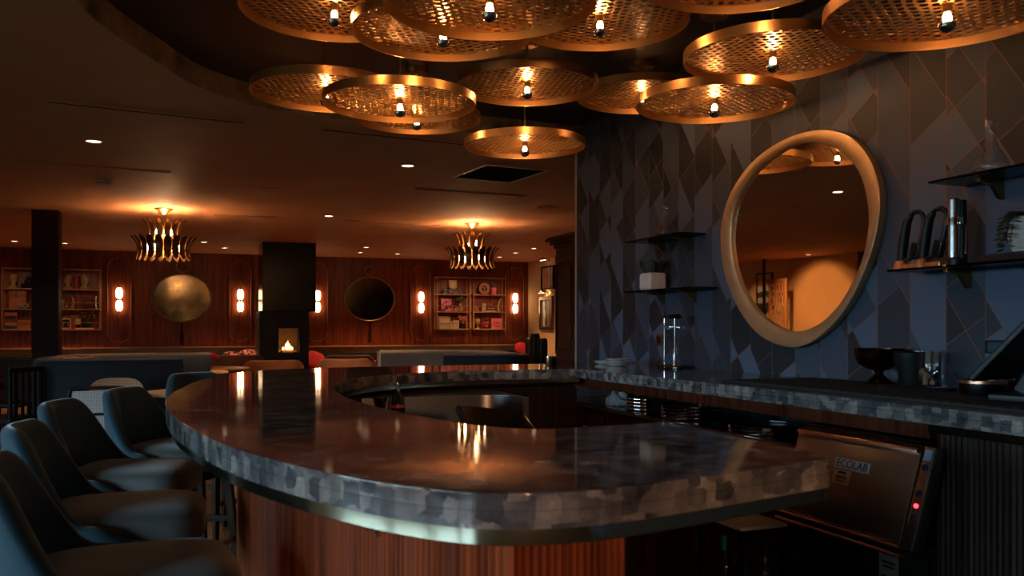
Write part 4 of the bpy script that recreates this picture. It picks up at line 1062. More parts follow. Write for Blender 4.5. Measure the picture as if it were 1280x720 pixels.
# ivy in white vase, on a black tray
t = thing('shelf_tray', 'black slab tray under the ivy pot on the lower right shelf', 'tray', (2.83, 2.22, 1.568)); m = MB(); m.box((0, 0, .012), (.17, .36, .024), .004); m.build('slab', 'black', t)
m = MB(); m.box((0, 0, .027), (.12, .30, .008), .002); m.build('inset', 'black_matte', t)
t = thing('trailing_ivy', 'trailing ivy in a white pot at the right edge on the lower right shelf', 'potted plant', (2.82, 2.25, 1.599))
m = MB(); m.lathe([(0, 0), (.045, 0), (.058, .03), (.062, .07), (.055, .115), (.048, .125), (.042, .12), (.05, .07), (0, .06)], 28); m.build('pot', 'stone_pot', t)
m = MB(); rr = random.Random(9)
for s in range(26):
    a = rr.uniform(PI*.5, PI*1.5+.5) if s % 2 else rr.uniform(0, 2*PI); P = [Vector((0, 0, .12))]; d = Vector((math.cos(a), math.sin(a), .9))
    for k in range(rr.randint(6, 14)):
        q = P[-1]+d*.016; d = (d+Vector((0, 0, -.45))).normalized()
        rxy = math.hypot(q.x, q.y)
        if rxy < .066 and q.z < .115: q.x, q.y = q.x/rxy*.066, q.y/rxy*.066
        if q.x > .105: q.x = .105
        if q.z < .01 and rxy < .15: break
        P.append(q)
        c = q+Vector((rr.uniform(-.008, .008), rr.uniform(-.008, .008), rr.uniform(-.004, .006))); n = Vector((c.x, c.y, .3)).normalized(); u_ = n.orthogonal().normalized(); w_ = n.cross(u_)
        L2 = .016
        m.raw([c-u_*L2, c+w_*L2*.8, c+u_*L2*1.2, c-w_*L2*.8, c+n*.003], [(0, 1, 4), (1, 2, 4), (2, 3, 4), (3, 0, 4)])
    if len(P) > 2: m.tube(P, .0015, 4)
m.build('vines', 'leaf', t, weld=False)
def bar_tool(y, lab):
    t = thing('cordless_bar_tool', lab, 'bar tool', (2.84, y, 1.568), 0, 'black cordless bar tools')
    m = MB(); m.tube([(-.01, .045, .03), (-.01, .03, .13), (-.01, .012, .205), (-.01, -.01, .225)], [.019, .021, .019, .012], 14); m.build('body', 'black', t)
    m = MB(); m.tube(catmull([(-.01, .012, .20), (-.01, -.02, .235), (-.01, -.06, .232), (-.01, -.075, .20), (-.01, -.06, .12), (-.01, -.02, .055), (-.01, .03, .04)], 5), .010, 8); m.build('handle', 'black', t)
    m = MB(); m.lathe([(0, 0), (.032, 0), (.032, .012), (.022, .04), (0, .04)], 20, (-.01, .045, 0)); m.box((-.01, -.01, .012), (.034, .09, .024), .006); m.build('base', 'copper', t)
    m = MB(); m.box((-.01, -.035, .075), (.030, .045, .07), .008, r=(.25, 0, 0)); m.build('battery', 'black_gloss', t)
bar_tool(2.80, 'black cordless tool with a loop handle at the left end of the lower right shelf')
bar_tool(2.685, 'black cordless tool with a loop handle, the one next to the silver cylinder')
t = thing('silver_cylinder', 'upright silver and black cylindrical gadget with a metal band on the lower right shelf', 'bar tool', (2.83, 2.565, 1.568))
m = MB(); m.cyl((-.012, 0, .03), (-.012, 0, .265), .023, n=24, bev=.004); m.build('barrel', 'steel', t)
m = MB(); m.cyl((.018, -.012, .0), (.018, -.012, .26), .020, .017, n=20, bev=.003); m.cyl((0, 0, 0), (0, 0, .03), .034, n=24, bev=.004); m.build('stand', 'black', t)
m = MB(); m.lathe([(.023, .16), (.027, .16), (.027, .19), (.023, .19), (.023, .16)], 24, (-.012, 0, 0)); m.box((-.012, -.028, .175), (.02, .02, .028), .003); m.build('band', 'chrome', t)
m = MB(); m.tube([(.012, -.034, .16), (.012, -.037, .10), (.012, -.034, .05)], .003, 6); m.sell((.012, -.034, .05), (.009, .009, .012), 1, 1, 8, 6); m.build('cord', 'copper', t)

# ------------------------------------------------------------------ on the back counter
t = thing('bar_mat', 'long flat black bar mat on the back counter under the compote and jars', 'mat', (2.60, 2.40, ZB)); m = MB(); m.box((0, 0, .005), (.53, 2.08, .010), .003); m.build('sheet', 'black_matte', t)
m = MB()
for i in range(40): m.box((0, -1.0+2.0*i/39, .011), (.49, .018, .003), .001)
m.build('rib', 'black_matte', t)
ZM = ZB+.0125
def plate_stack(x, y, r, n, grp, labs):
    for k in range(n):
        t = thing('saucer', labs(k), 'plate', (x+RND.uniform(-.003, .003), y+RND.uniform(-.003, .003), ZB+.0115*k), 0, grp)
        m = MB(); m.lathe([(0, .002), (r*.55, 0), (r*.6, .002), (r*.97, .009), (r, .011), (r*.98, .0125), (r*.6, .0055), (0, .0045)], 36); m.build('dish', 'white', t)
nth = ['lowest', 'second from bottom', 'third from bottom', 'topmost']
plate_stack(2.64, 5.08, .078, 4, 'white saucers, front stack', lambda k: 'white saucer in the front stack on the back counter corner, %s' % nth[k])
plate_stack(2.68, 5.34, .070, 2, 'white saucers, rear stack', lambda k: 'white saucer in the low rear stack on the counter corner, %s' % ('lower' if k == 0 else 'upper'))
# decanter drying stand
t = thing('decanter_stand', 'steel drying stand with two upright rods on a black tray, back counter', 'stand', (2.80, 4.68, ZB))
m = MB(); m.prism([(.055*math.cos(2*PI*i/40), .125*math.sin(2*PI*i/40)) for i in range(40)], 0, .012, .003); m.build('tray', 'black_gloss', t)
m = MB(); m.tube([(.05*math.cos(2*PI*i/40), .12*math.sin(2*PI*i/40), .018) for i in range(40)], .004, 6, True); m.build('rim', 'aged_brass', t)
for y in (.062, -.062):
    m = MB(); m.cyl((0, y, .01), (0, y, .315), .007, n=12); r_ = m.build('rod', 'chrome', t); m = MB(); m.lathe([(0, .31), (.013, .31), (.013, .32), (.006, .328), (0, .328)] if y > 0 else [(0, .31), (.03, .31), (.045, .322), (.03, .334), (0, .336)], 20, (0, y, 0)); m.build('cap', 'black', r_)
t = thing('upturned_decanter', 'clear round decanter turned upside down over the right rod of the drying stand', 'decanter', (2.80, 4.618, ZB+.012))
m = MB(); m.lathe([(.022, .0), (.026, .006), (.020, .05), (.017, .11), (.022, .15), (.045, .18), (.066, .215), (.070, .255), (.055, .295), (.035, .306), (.033, .304), (.053, .292), (.067, .255), (.063, .217), (.043, .183), (.019, .151), (.014, .11), (.017, .05), (.022, 0)], 32); m.build('body', 'glass', t)
p = at(824, 425, X=XW-.004)
t = thing('wall_outlet', 'square brass wall outlet behind the drying stand', 'outlet', (XW, p.y, p.z)); m = MB(); m.box((-.004, 0, 0), (.008, .078, .078), .003); m.build('plate', 'aged_brass', t); m = MB(); m.box((-.009, 0, 0), (.004, .042, .042), .002); m.build('socket', 'black', t)
# compote
t = thing('footed_bowl', 'dark metal footed punch bowl on the back counter below the mirror', 'bowl', (2.81, 2.95, ZM))
m = MB(); m.lathe([(.008, .05), (.05, .062), (.088, .085), (.102, .115), (.105, .15), (.107, .152), (.101, .152), (.098, .117), (.084, .09), (.048, .067), (0, .06)], 40); m.build('bowl', 'dark_copper', t)
m = MB(); m.lathe([(0, 0), (.062, 0), (.064, .006), (.05, .014), (.026, .032), (.016, .044), (.022, .05), (.016, .056), (0, .056)], 36); m.build('foot', 'dark_copper', t)
t = thing('dark_bowl', 'black bowl right behind the footed punch bowl', 'bowl', (2.83, 2.78, ZM)); m = MB(); m.lathe([(0, .0), (.05, .0), (.055, .01), (.06, .06), (.075, .10), (.080, .14), (.076, .14), (.07, .10), (.055, .06), (0, .02)], 32); m.build('body', 'black', t); m = MB(); m.lathe([(.077, .137), (.083, .140), (.077, .144), (.077, .137)], 32); m.build('rim', 'dark_steel', t)
t = thing('glass_canister', 'tall clear glass cylinder with corks in it right of the punch bowl', 'jar', (2.80, 2.655, ZM))
m = MB(); m.lathe([(0, .003), (.046, .003), (.05, .008), (.05, .15), (.047, .152), (.046, .15), (.046, .012), (0, .010)], 36); m.build('wall', 'glass', t)
rr = random.Random(2)
for k, (x, y, z, tilt, lb) in enumerate(((-.012, .020, .011, 0, 'cork standing at the left inside the glass cylinder'), (.010, -.012, .022, 1.4, 'cork lying at the bottom of the glass cylinder'), (-.008, -.008, .046, 1.2, 'cork on top of another inside the glass cylinder'), (.018, .012, .045, .9, 'cork leaning at the back inside the glass cylinder'))):
    m = MB(); m.cyl((0, 0, 0), (0, 0, .042), .0105, n=16, bev=.001); o = m.build('wine_cork', 'cork', loc=(2.80+x-(.02*math.sin(tilt)), 2.655+y, ZM+z)); o.rotation_euler = (0, tilt, .6*k); tag(o, lb, 'cork', 'corks in the glass cylinder')
t = thing('bar_tin', 'round metal tin holding small tools at the right on the back counter', 'tin', (2.70, 2.33, ZM))
m = MB(); m.lathe([(0, .0), (.075, .0), (.078, .004), (.078, .05), (.074, .052), (.072, .05), (.072, .008), (0, .006)], 36); m.build('body', 'dark_steel', t)
m = MB(); m.lathe([(.0775, .040), (.080, .042), (.080, .052), (.0735, .054), (.0735, .050), (.0775, .048)], 36); m.build('rim', 'copper', t)
for k, (a, lb) in enumerate(((.4, 'thin steel strainer handle leaning out of the round tin'), (-.5, 'second thin steel handle leaning out of the round tin'))):
    m = MB(); m.tube([(2.72+.02*k, 2.33, ZM+.015), (2.70, 2.26-.02*k, ZM+.066), (2.68, 2.18-.02*k, ZM+.085)], .003, 6); tag(m.build('bar_spoon', 'chrome'), lb, 'bar tool', 'steel handles in the round tin')
t = thing('jar_lid', 'small flat black dish between the glass cylinder and the round tin', 'dish', (2.70, 2.52, ZM)); m = MB(); m.lathe([(0, 0), (.05, 0), (.056, .014), (.052, .016), (.045, .006), (0, .005)], 28); m.build('dish', 'black_gloss', t); m = MB(); m.lathe([(.050, .013), (.058, .015), (.050, .018), (.050, .013)], 28); m.build('rim', 'chrome', t)
# point of sale terminal
t = thing('sales_terminal', 'black touchscreen sales terminal leaning back at the right edge of the counter', 'terminal', (2.62, 2.05, ZM), .25)
m = MB(); m.box((0, -.02, .012), (.22, .26, .024), .006); m.build('base', 'black', t)
m = MB(); m.box((0, 0, .09), (.04, .08, .17), .01, r=(.5, 0, 0)); m.build('neck', 'black', t)
m = MB(); m.box((0, .05, .165), (.34, .022, .26), .006, r=(.75, 0, 0)); s_ = m.build('screen', 'black', t)
t = thing('card_display', 'small dark display box with faint blue lights behind the terminal at right', 'display', (2.865, 2.34, ZM)); m = MB(); m.box((0, 0, .075), (.05, .05, .15), .006); m.build('post', 'black', t)
m = MB(); m.box((0, 0, .170), (.06, .20, .05), .005); h_ = m.build('head', 'black', t); m = MB(); m.box((-.031, 0, .170), (.003, .17, .036)); m.build('window', mat('dim_display', (.02, .03, .045), .15, emit=(.1, .2, .35), estr=.05), h_)

# ------------------------------------------------------------------ undercounter
zt0 = .8555
def tray_stack(x, y, r, n, z, grp, place):
    for k in range(n):
        t = thing('serving_tray', 'round black shiny rimmed tray, %s, %s' % (place, nth[k] if n > 2 or k == 0 else 'topmost'), 'tray', (x, y, z+.0185*k), 0, grp)
        m = MB(); m.lathe([(0, .003), (r*.9, .002), (r*.935, .004), (r*.935, .014), (r*.90, .014), (r*.86, .008), (0, .008)], 48); m.build('dish', 'black', t)
        m = MB(); m.lathe([(r*.95, .002), (r*.99, .002), (r, .004), (r, .0165), (r*.99, .0182), (r*.95, .0184), (r*.94, .017), (r*.94, .004), (r*.95, .002)], 48); m.build('rim', 'chrome', t)
tray_stack(2.40, 4.30, .095, 4, zt0, 'trays in the small left stack', 'small left stack under the back counter')
tray_stack(2.42, 3.83, .155, 4, zt0, 'trays in the middle stack', 'middle stack under the back counter')
tray_stack(2.42, 3.22, .165, 2, zt0, 'trays in the right stack', 'right stack beside the steel dishwasher')
t = thing('bar_towel', 'crumpled grey bar towel under the left end of the back counter', 'towel', (2.42, 4.62, zt0))
m = MB(); rr = random.Random(8); rings = []
for j in range(9):
    la = PI*j/8/2
    rings.append([Vector((.07*math.cos(la)*(1+.25*math.sin(5*a+j))*math.cos(a), .10*math.cos(la)*(1+.25*math.sin(4*a+2*j))*math.sin(a), .002+.085*math.sin(la)*(1+.2*math.sin(3*a+j)))) for a in [2*PI*i/32 for i in range(32)]])
m.loops(rings, cap=True); m.build('cloth', 'towel', t, ang=80)
t = thing('glass_washer', 'stainless undercounter glass washer with a slanted front door', 'dishwasher', (2.24, 2.45, 0))
y0, y1 = -.31, .31
m = MB(); m.box((.33, 0, .47), (.60, .62, .94), .004); m.build('body', 'black', t)
m = MB(); m.box((.26, 0, .9475), (.50, .62, .008), .002); m.build('lid', 'dark_steel', t)
D0, D1 = Vector((.0, 0, .925)), Vector((-.095, 0, .625)); dd = D1-D0; nrm_ = Vector((-dd.z*-1, 0, 0))
ang_ = math.atan2(-dd.x, -dd.z)          # lean of the door
Md = Matrix.Translation((D0+D1)/2) @ rot(0, ang_, 0)
Ld = dd.length
m = MB(); m.take(MB().box((0, 0, 0), (.03, .60, Ld), .005).bm, Md); door = m.build('door', 'steel', t)
m = MB(); m.take(MB().box((-.018, -.0, Ld/2-.008), (.022, .585, .016), .003).bm, Md); m.build('handle', 'copper', door)
m = MB(); m.take(MB().box((-.012, 0, -Ld/2-.008), (.03, .62, .010), .002).bm, Md); m.take(MB().box((-.004, 0, -Ld/2-.035), (.03, .62, .010), .002).bm, Md); m.build('warm_glint_edge', 'copper', t)  # two lower edges, warm reflection put into their copper colour
m = MB(); m.prism([(.03, .94), (.03, .60), (-.075, .60), (.02, .94)], -.30, .30, M=rot(PI/2)); m.build('wedge', 'dark_steel', t)
m = MB(); m.box((.02, 0, .30), (.03, .60, .56), .004); lower = m.build('lower_panel', 'black', t)
m = MB(); m.box((.003, -.14, .46), (.003, .085, .17)); m.build('data_label', mat('dim_data_plate', (.16, .14, .12), .5), lower)
for z, w in ((.52, .06), (.505, .05), (.47, .065), (.43, .04)): m = MB(); m.box((.001, -.14, z), (.002, w, .008)); m.build('print_line', 'black', lower)
# badge and sticker on the door
m = MB(); m.take(MB().box((-.0165, -.02, .060), (.005, .170, .038), .002).bm, Md); bd = m.build('badge', 'badge', door)
Mt = Md @ Matrix.Translation((-.0196, -.02, .060)) @ Matrix(((0, 0, -1, 0), (-1, 0, 0, 0), (0, 1, 0, 0), (0, 0, 0, 1)))
text_mesh('ECOLAB', .040, Mt, 'blue_plastic', 'badge_lettering', bd, spacing=1.02)
m = MB(); m.take(MB().box((-.0155, .02, .012), (.002, .085, .05)).bm, Md); stk = m.build('sticker', 'label_kraft', door)
for z, w in ((.022, .04), (.008, .055), (.001, .05), (-.008, .045)): m = MB(); m.take(MB().box((-.0168, .02, z+.006), (.001, w, .004 if z < .02 else .008)).bm, Md); m.build('print_line', 'black', stk)
m = MB(); m.take(MB().box((-.006, -.345, .0), (.05, .045, Ld+.02), .004).bm, Md); cp = m.build('control_strip', 'steel', t)
for k, (z, mm) in enumerate(((.10, 'blue_plastic'), (.055, 'red_glass'), (.015, 'blue_plastic'), (-.025, 'led_red'), (-.065, 'blue_plastic'))):
    m = MB(); m.take(MB().cyl((-.036, -.345, z), (-.028, -.345, z), .011 if mm == 'blue_plastic' else .007, n=14, bev=.001).bm, Md); o = m.build('button' if mm != 'led_red' else 'indicator_light', mm, cp)
m = MB(); m.take(MB().box((-.032, -.345, .14), (.002, .028, .035)).bm, Md); m.build('sticker', mat('pale_blue_sticker', (.18, .35, .55), .5), cp)
# bottles in the low rack left of the washer
t = thing('bottle_rack', 'low steel topped bottle rack left of the glass washer', 'rack', (2.10, 2.95, 0))
m = MB(); m.box((0, 0, .545), (.22, .30, .015), .003); m.build('top_shelf', 'badge', t)
m = MB(); m.box((0, 0, .135), (.22, .30, .02), .003); m.build('bottom_shelf', 'dark_steel', t)
for sx in (-1, 1):
    for sy in (-1, 1): m = MB(); m.box((sx*.1, sy*.14, .27), (.015, .015, .54)); m.build('leg', 'dark_steel', t)
def bottle(x, y, lab, foil, h=.32):
    t = thing('wine_bottle', lab, 'bottle', (x, y, .1455), 0, 'wine bottles in the low rack')
    s = h/.32; m = MB(); m.lathe([(0, .004), (.034, 0), (.0375, .006), (.0375, .19*s), (.032, .215*s), (.016, .245*s), (.0145, .30*s), (.0165, .305*s), (.0165, .318*s), (0, .32*s)], 28); m.build('glass', 'green_glass', t)
    m = MB(); m.lathe([(.0378, .06*s), (.0384, .06*s), (.0384, .15*s), (.0378, .15*s), (.0378, .06*s)], 28); m.build('paper_label', 'label_paper', t)
    m = MB(); m.lathe([(.0150, .262*s), (.0172, .262*s), (.0178, .32*s), (0, .322*s), (0, .318*s)], 20); m.build('foil_cap', foil, t)
bottle(2.05, 2.99, 'green capped wine bottle at the left of the low rack', 'green_foil', .33)
bottle(2.05, 2.88, 'white labelled dark bottle in the middle of the low rack', 'black', .36)
bottle(2.13, 2.84, 'dark bottle at the back right of the low rack', 'black', .34)
# inside of the island
t = thing('ice_bin', 'stainless steel ice bin under the far side of the island bar', 'ice bin', (1.20, 4.60, 0))
pl = [(.48, .19), (-.42, .19), (-.42, -.12)]+[(.28+.17*math.cos(a), -.29+.17*math.sin(a)) for a in [PI/2-PI/2*i/12 for i in range(13)]]+[(.45, -.36), (.48, -.36)]
m = MB(); m.prism(pl, .12, .955, .004); m.build('body', 'steel', t)
m = MB(); m.box((0, .03, .06), (.84, .28, .12)); m.build('plinth', 'black', t)
m = MB(); m.tube([(-.38, -.125, .70), (-.38, -.15, .70), (.1, -.15, .70), (.1, -.125, .70)], .008); m.build('handle', 'steel', t)
t = thing('inner_bar_station', 'dark low work station behind the front of the island bar', 'cabinet', (.99, 2.42, 0))
m = MB(); m.box((0, 0, .43), (.42, .36, .86), .004); m.build('body', 'black', t); m = MB(); m.box((0, 0, .87), (.44, .38, .02), .004); m.build('top', 'dark_steel', t)
t = thing('till_screen', 'low black till screen whose top shows behind the front bar edge', 'terminal', (.87, 2.40, .88))
m = MB(); m.box((0, 0, .01), (.15, .15, .02), .006); m.build('base', 'black', t); m = MB(); m.box((0, .0, .08), (.05, .05, .12), .006); m.build('neck', 'black', t)
m = MB(); m.box((-.02, -.0, .165), (.22, .17, .025), .010, r=(.35, .12, 0)); m.build('screen', 'black_gloss', t)
t = thing('inner_shelf', 'dark bottle shelf at the far left inside the island bar', 'shelf', (.98, 4.28, 0)); m = MB(); m.box((.0, .0, .76), (.30, .20, .02), .003); m.build('top_shelf', 'dark_steel', t); m = MB(); m.box((0, 0, .375), (.28, .18, .75)); m.build('body', 'black', t)
p = at(497, 495, Y=4.28)
t = thing('pourer_bottle', 'small round bottle with a red label and metal pourer inside the island bar', 'bottle', (p.x, 4.27, .7705))
m = MB(); m.lathe([(0, 0), (.03, 0), (.034, .008), (.034, .12), (.038, .16), (.030, .20), (.012, .225), (.011, .235), (0, .235)], 24); m.build('glass', 'green_glass', t)
m = MB(); m.lathe([(.0382, .150), (.0390, .152), (.0390, .162), (.0382, .164), (.037, .16), (.0382, .150)], 24); m.build('paper_label', 'red_glass', t)
m = MB(); m.lathe([(.012, .225), (.014, .235), (.008, .25), (.005, .275), (0, .275)], 14); m.build('pourer', 'brass', t)
p = at(478, 490, Y=4.28)
t = thing('jigger', 'small brass jigger beside the pourer bottle inside the island bar', 'cup', (p.x, 4.30, .7705)); m = MB(); m.lathe([(0, .02), (.004, .06), (.012, .12), (.03, .20), (.028, .20), (.010, .125), (0, .11)], 24); m.build('upper_cup', 'brass', t); m = MB(); m.lathe([(.036, 0), (.010, .09), (0, .09), (0, .08), (.034, 0)], 24); m.build('lower_cup', 'brass', t)
for u, lab in ((692, 'left small brass rimmed candle glass on the far bar edge'), (702, 'right small brass rimmed candle glass on the far bar edge')):
    p = at(u, 456.5, z=ZB)
    t = thing('candle_glass', lab, 'candle holder', (p.x, 5.38+(u-692)*.004, ZB), 0, 'candle glasses on the far bar edge'); m = MB(); m.lathe([(0, 0), (.020, 0), (.022, .004), (.022, .055), (.019, .055), (.019, .008), (0, .006)], 20); m.build('glass', 'aged_brass' if u < 700 else 'dark_steel', t); m = MB(); m.lathe([(.0205, .05), (.024, .052), (.024, .058), (.0205, .058), (.0205, .05)], 20); m.build('rim', 'brass', t)
# ------------------------------------------------------------------ display shelves on the far wall
YS = 17.98; LV = dict(top=2.41, a=2.036, ra=1.775, b=1.66, rb=1.40, c=1.28)
def bay(u0, u1, lab):
    x0, x1 = at(u0, 380, Y=YS).x, at(u1, 380, Y=YS).x; w = x1-x0
    t = thing('display_shelf', lab, 'shelf', ((x0+x1)/2, YF, LV['c']), 0, 'gilt framed display shelves')
    D = YF-YS; zc = LV['c']
    for sx in (-1, 1):
        for y in (-.012, -D): m = MB(); m.box((sx*(w/2-.011), y, (LV['top']-zc)/2), (.022, .022, LV['top']-zc), .003); m.build('post', 'wood_light', t)
    for k in ('top', 'a', 'b', 'c'):
        m = MB(); m.box((0, -D/2-.005, LV[k]-zc-.012), (w, D-.01, .024), .003); m.build('shelf_board', 'wood_light', t)
    for k in ('ra', 'rb'): m = MB(); m.box((0, -D-.004, LV[k]-zc), (w, .010, .014), .002); m.build('rail', 'aged_brass', t)
bay(546, 588, 'left one of the two gilt display shelves right of the fireplace'); bay(591.5, 632.5, 'right one of the two gilt display shelves right of the fireplace')
bay(2, 56, 'gilt display shelf left of the dark column, cut by the left edge'); bay(64, 125.5, 'gilt display shelf just right of the dark column')
YI = 18.08
def ix(u): return at(u, 380, Y=YI).x
def card(u0, u1, h, lev, mn, name, lab, cat='box', d=.12, z=0, bev=.004, lid=None):
    x0, x1 = ix(u0), ix(u1)
    t = thing(name, lab, cat, ((x0+x1)/2, YI, LV[lev]+z))
    m = MB(); m.box((0, 0, h*(.5 if not lid else .4)), (x1-x0, d, h*(1 if not lid else .8)), bev); m.build('body', mn, t)
    if lid: m = MB(); m.box((0, 0, h*.9), (x1-x0+.006, d+.006, h*.2), bev); m.build('lid', lid, t)
    return t, x1-x0
def turned(u, lev, pr, mn, name, lab, cat, z=0, y=YI, n=24):
    t = thing(name, lab, cat, (ix(u), y, LV[lev]+z)); m = MB(); m.lathe(pr, n); m.build('body', mn, t); return t
def sprig(t, z, mn, seed, n=14, h=.14, w=.09, nm='leaves'):
    rr = random.Random(seed); m = MB()
    for i in range(n):
        a = rr.uniform(0, 2*PI); r = rr.uniform(.2, 1)*w; e = Vector((r*math.cos(a), r*math.sin(a)*.6, z+h*rr.uniform(.4, 1))); m.cyl((0, 0, z-.02), e, .003, .002, 5); m.sell(e, (.05, .03, .06), 1, 1, 8, 6)
    m.build(nm, mn, t)
# right pair, left bay
card(553.7, 577, .105, 'a', 'dark_pattern', 'patterned_box', 'black and white patterned box on the top shelf, left right-hand bay')
turned(566, 'a', [(0, 0), (.055, 0), (.06, .02), (.09, .03), (.09, .19), (.085, .2), (0, .2)], 'cream', 'lidded_canister', 'cream drum shaped canister standing on the patterned box', 'jar', .106)
card(551.7, 564, .275, 'b', 'floral', 'floral_box', 'tall pink floral box on the middle shelf', d=.06)
t, w = card(564.4, 571, .125, 'b', 'floral', 'floral_box', 'small pink floral box next to the tall floral one')
t = turned(575.3, 'b', [(0, 0), (.05, 0), (.066, .03), (.062, .09), (.03, .125), (.028, .17), (.036, .18), (.022, .178), (.02, .12), (0, .1)], 'ceramic_tan', 'bud_vase', 'tan bud vase with dark sprigs beside the pink floral boxes', 'vase'); sprig(t, .19, 'leaf', 1)
card(549, 561.6, .27, 'c', 'cream', 'gift_box', 'largest cream box at the bottom left of the left bay', lid='ceramic_tan')
card(562, 564.8, .16, 'c', 'cream', 'gift_box', 'narrow cream box between two wider cream boxes')
t, w = card(565.2, 573, .18, 'c', 'cream', 'gift_box', 'mid sized cream box with small red marks on its front')
m = MB(); rr = random.Random(6)
for i in range(6): m.box((rr.uniform(-.045, .045), -.061, rr.uniform(.04, .15)), (.018, .002, .012))
m.build('print', 'red_glass', t)
t = turned(578, 'c', [(0, 0), (.06, 0), (.07, .04), (.065, .10), (.05, .12), (.045, .118), (.055, .09), (0, .06)], 'black', 'dark_vase', 'black vase of coppery leaves at the bottom right of the left bay', 'vase'); sprig(t, .13, 'orange_clay', 2, 16)
# right pair, right bay
p = Vector((ix(605.2), YI, LV['a'])); t = thing('ring_ornament', 'round orange ring ornament with a dark middle on the top shelf', 'ornament', p)
m = MB(); n = 40
m.loops([[Vector((r*math.cos(2*PI*i/n), y, .130+r*math.sin(2*PI*i/n))) for i in range(n)] for r, y in ((.066, -.03), (.128, -.03), (.130, -.02), (.130, .02), (.066, .02), (.066, -.03))]); m.build('ring', 'orange_clay', t)
m = MB(); m.prism([(.0665*math.cos(2*PI*i/n), .0665*math.sin(2*PI*i/n)) for i in range(n)], -.005, .005, M=Matrix.Translation((0, 0, .130)) @ rot(PI/2)); d = m.build('disc', 'black', t)
m = MB(); m.box((0, -.012, .15), (.11, .012, .010), .002); m.cyl((0, -.012, .075), (0, -.012, .165), .012, .006, 8); m.build('figure', 'ceramic_tan', d)
t = turned(617, 'a', [(0, 0), (.055, 0), (.062, .155), (.056, .155), (.05, .01), (0, .01)], 'pink', 'ribbed_pot', 'pink pot with a dark leafy plant beside the orange ring', 'potted plant'); sprig(t, .16, 'leaf', 3, 16, .08, .06)
t = thing('jack_ornament', 'small tan crossed stick ornament at the left of the middle shelf, right bay', 'ornament', (ix(596), YI-.02, LV['b'])); m = MB()
for a, b in (((-.05, 0, .006), (.05, .0, .115)), ((.055, 0, .006), (-.05, 0, .10)), ((0, -.05, .006), (0, .05, .11))): m.cyl(a, b, .007, n=8); m.sell(a, (.014, .014, .012), 1, 1, 8, 6); m.sell(b, (.018, .018, .018), 1, 1, 8, 6)
m.build('body', 'ceramic_tan', t)
card(601.7, 606.6, .18, 'b', 'cream', 'beige_block', 'upright beige block on the middle shelf, right bay', 'ornament')
for k, mn in enumerate(('cream', 'black', 'ceramic_tan')): card(607.2, 618.4-k*.4, .026, 'b', mn, 'book', 'flat book under the round bird ornament, %s' % ('bottom', 'dark middle one', 'top')[k], 'book', z=.0265*k, bev=.002)
t = thing('bird_ornament', 'round coppery bird ornament on the flat books', 'ornament', (ix(611.3), YI, LV['b']+.0795)); m = MB(); m.sell((0, 0, .055), (.105, .09, .11), 1, 1, 20, 12); m.cyl((.02, 0, .10), (.055, 0, .13), .012, .002, 8); m.cyl((-.04, 0, .06), (-.075, 0, .075), .016, .004, 8); m.build('body', 'copper', t)
t = thing('horn_ornament', 'curved horn ornament at the right end of the middle shelf, right bay', 'ornament', (ix(622.5), YI, LV['b'])); m = MB(); m.tube(catmull([(0, 0, .008), (-.005, 0, .10), (.02, 0, .2), (.07, 0, .28), (.10, 0, .295)], 6), [.034-.031*i/24 for i in range(25)], 12); m.cyl((0, 0, 0), (0, 0, .012), .042, n=20); m.build('body', 'ceramic_tan', t)
turned(597, 'c', [(0, 0), (.045, 0), (.04, .012), (.012, .03), (.01, .085), (.04, .11), (.058, .17), (.05, .22), (.046, .22), (.05, .17), (.03, .12), (0, .11)], 'ceramic_tan', 'goblet', 'tan goblet at the bottom left of the right bay', 'cup')
t = thing('letter_ornament', 'gilt word ornament with a cluster of red hearts under it on the bottom shelf', 'ornament', (ix(606.5), YI, LV['c']))
m = MB(); m.box((0, 0, .012), (.17, .07, .024), .004); m.box((0, .01, .10), (.016, .01, .18), .002); m.build('stand', 'wood_dark', t)
text_mesh('art', .11, Matrix.Translation((0, -.005, .225)) @ rot(PI/2), 'aged_brass', 'lettering', t, depth=.008)
for x, z in ((-.06, .075), (-.02, .13), (.045, .135), (.03, .06), (-.045, .15), (.0, .085)):
    m = MB(); hp = [(.0025*16*math.sin(a)**3*.8, .0025*(13*math.cos(a)-5*math.cos(2*a)-2*math.cos(3*a)-math.cos(4*a))*.8) for a in [2*PI*i/24 for i in range(24)]]
    m.prism(hp, -.008, .008, .002, M=Matrix.Translation((x, -.02, z)) @ rot(PI/2)); m.cyl((x, -.02, z-.02), (x*.6, -.005, .02), .003, n=5); m.build('heart', 'pink' if x > 0 else 'red', t)
t, w = card(613.2, 626, .23, 'c', 'pink', 'pink_box', 'square pink box with dark printed marks on the bottom shelf')
m = MB()
for x in (-.05, 0, .05): m.box((x-.012, -.061, .135), (.008, .002, .05)); m.box((x+.0, -.061, .155), (.022, .002, .01)); m.box((x, -.061, .135), (.014, .002, .008))
for i in range(4): m.box((-.036+.024*i, -.061, .05), (.014, .002, .014+.008*(i % 2)))
m.build('print', 'wood_cabinet', t)
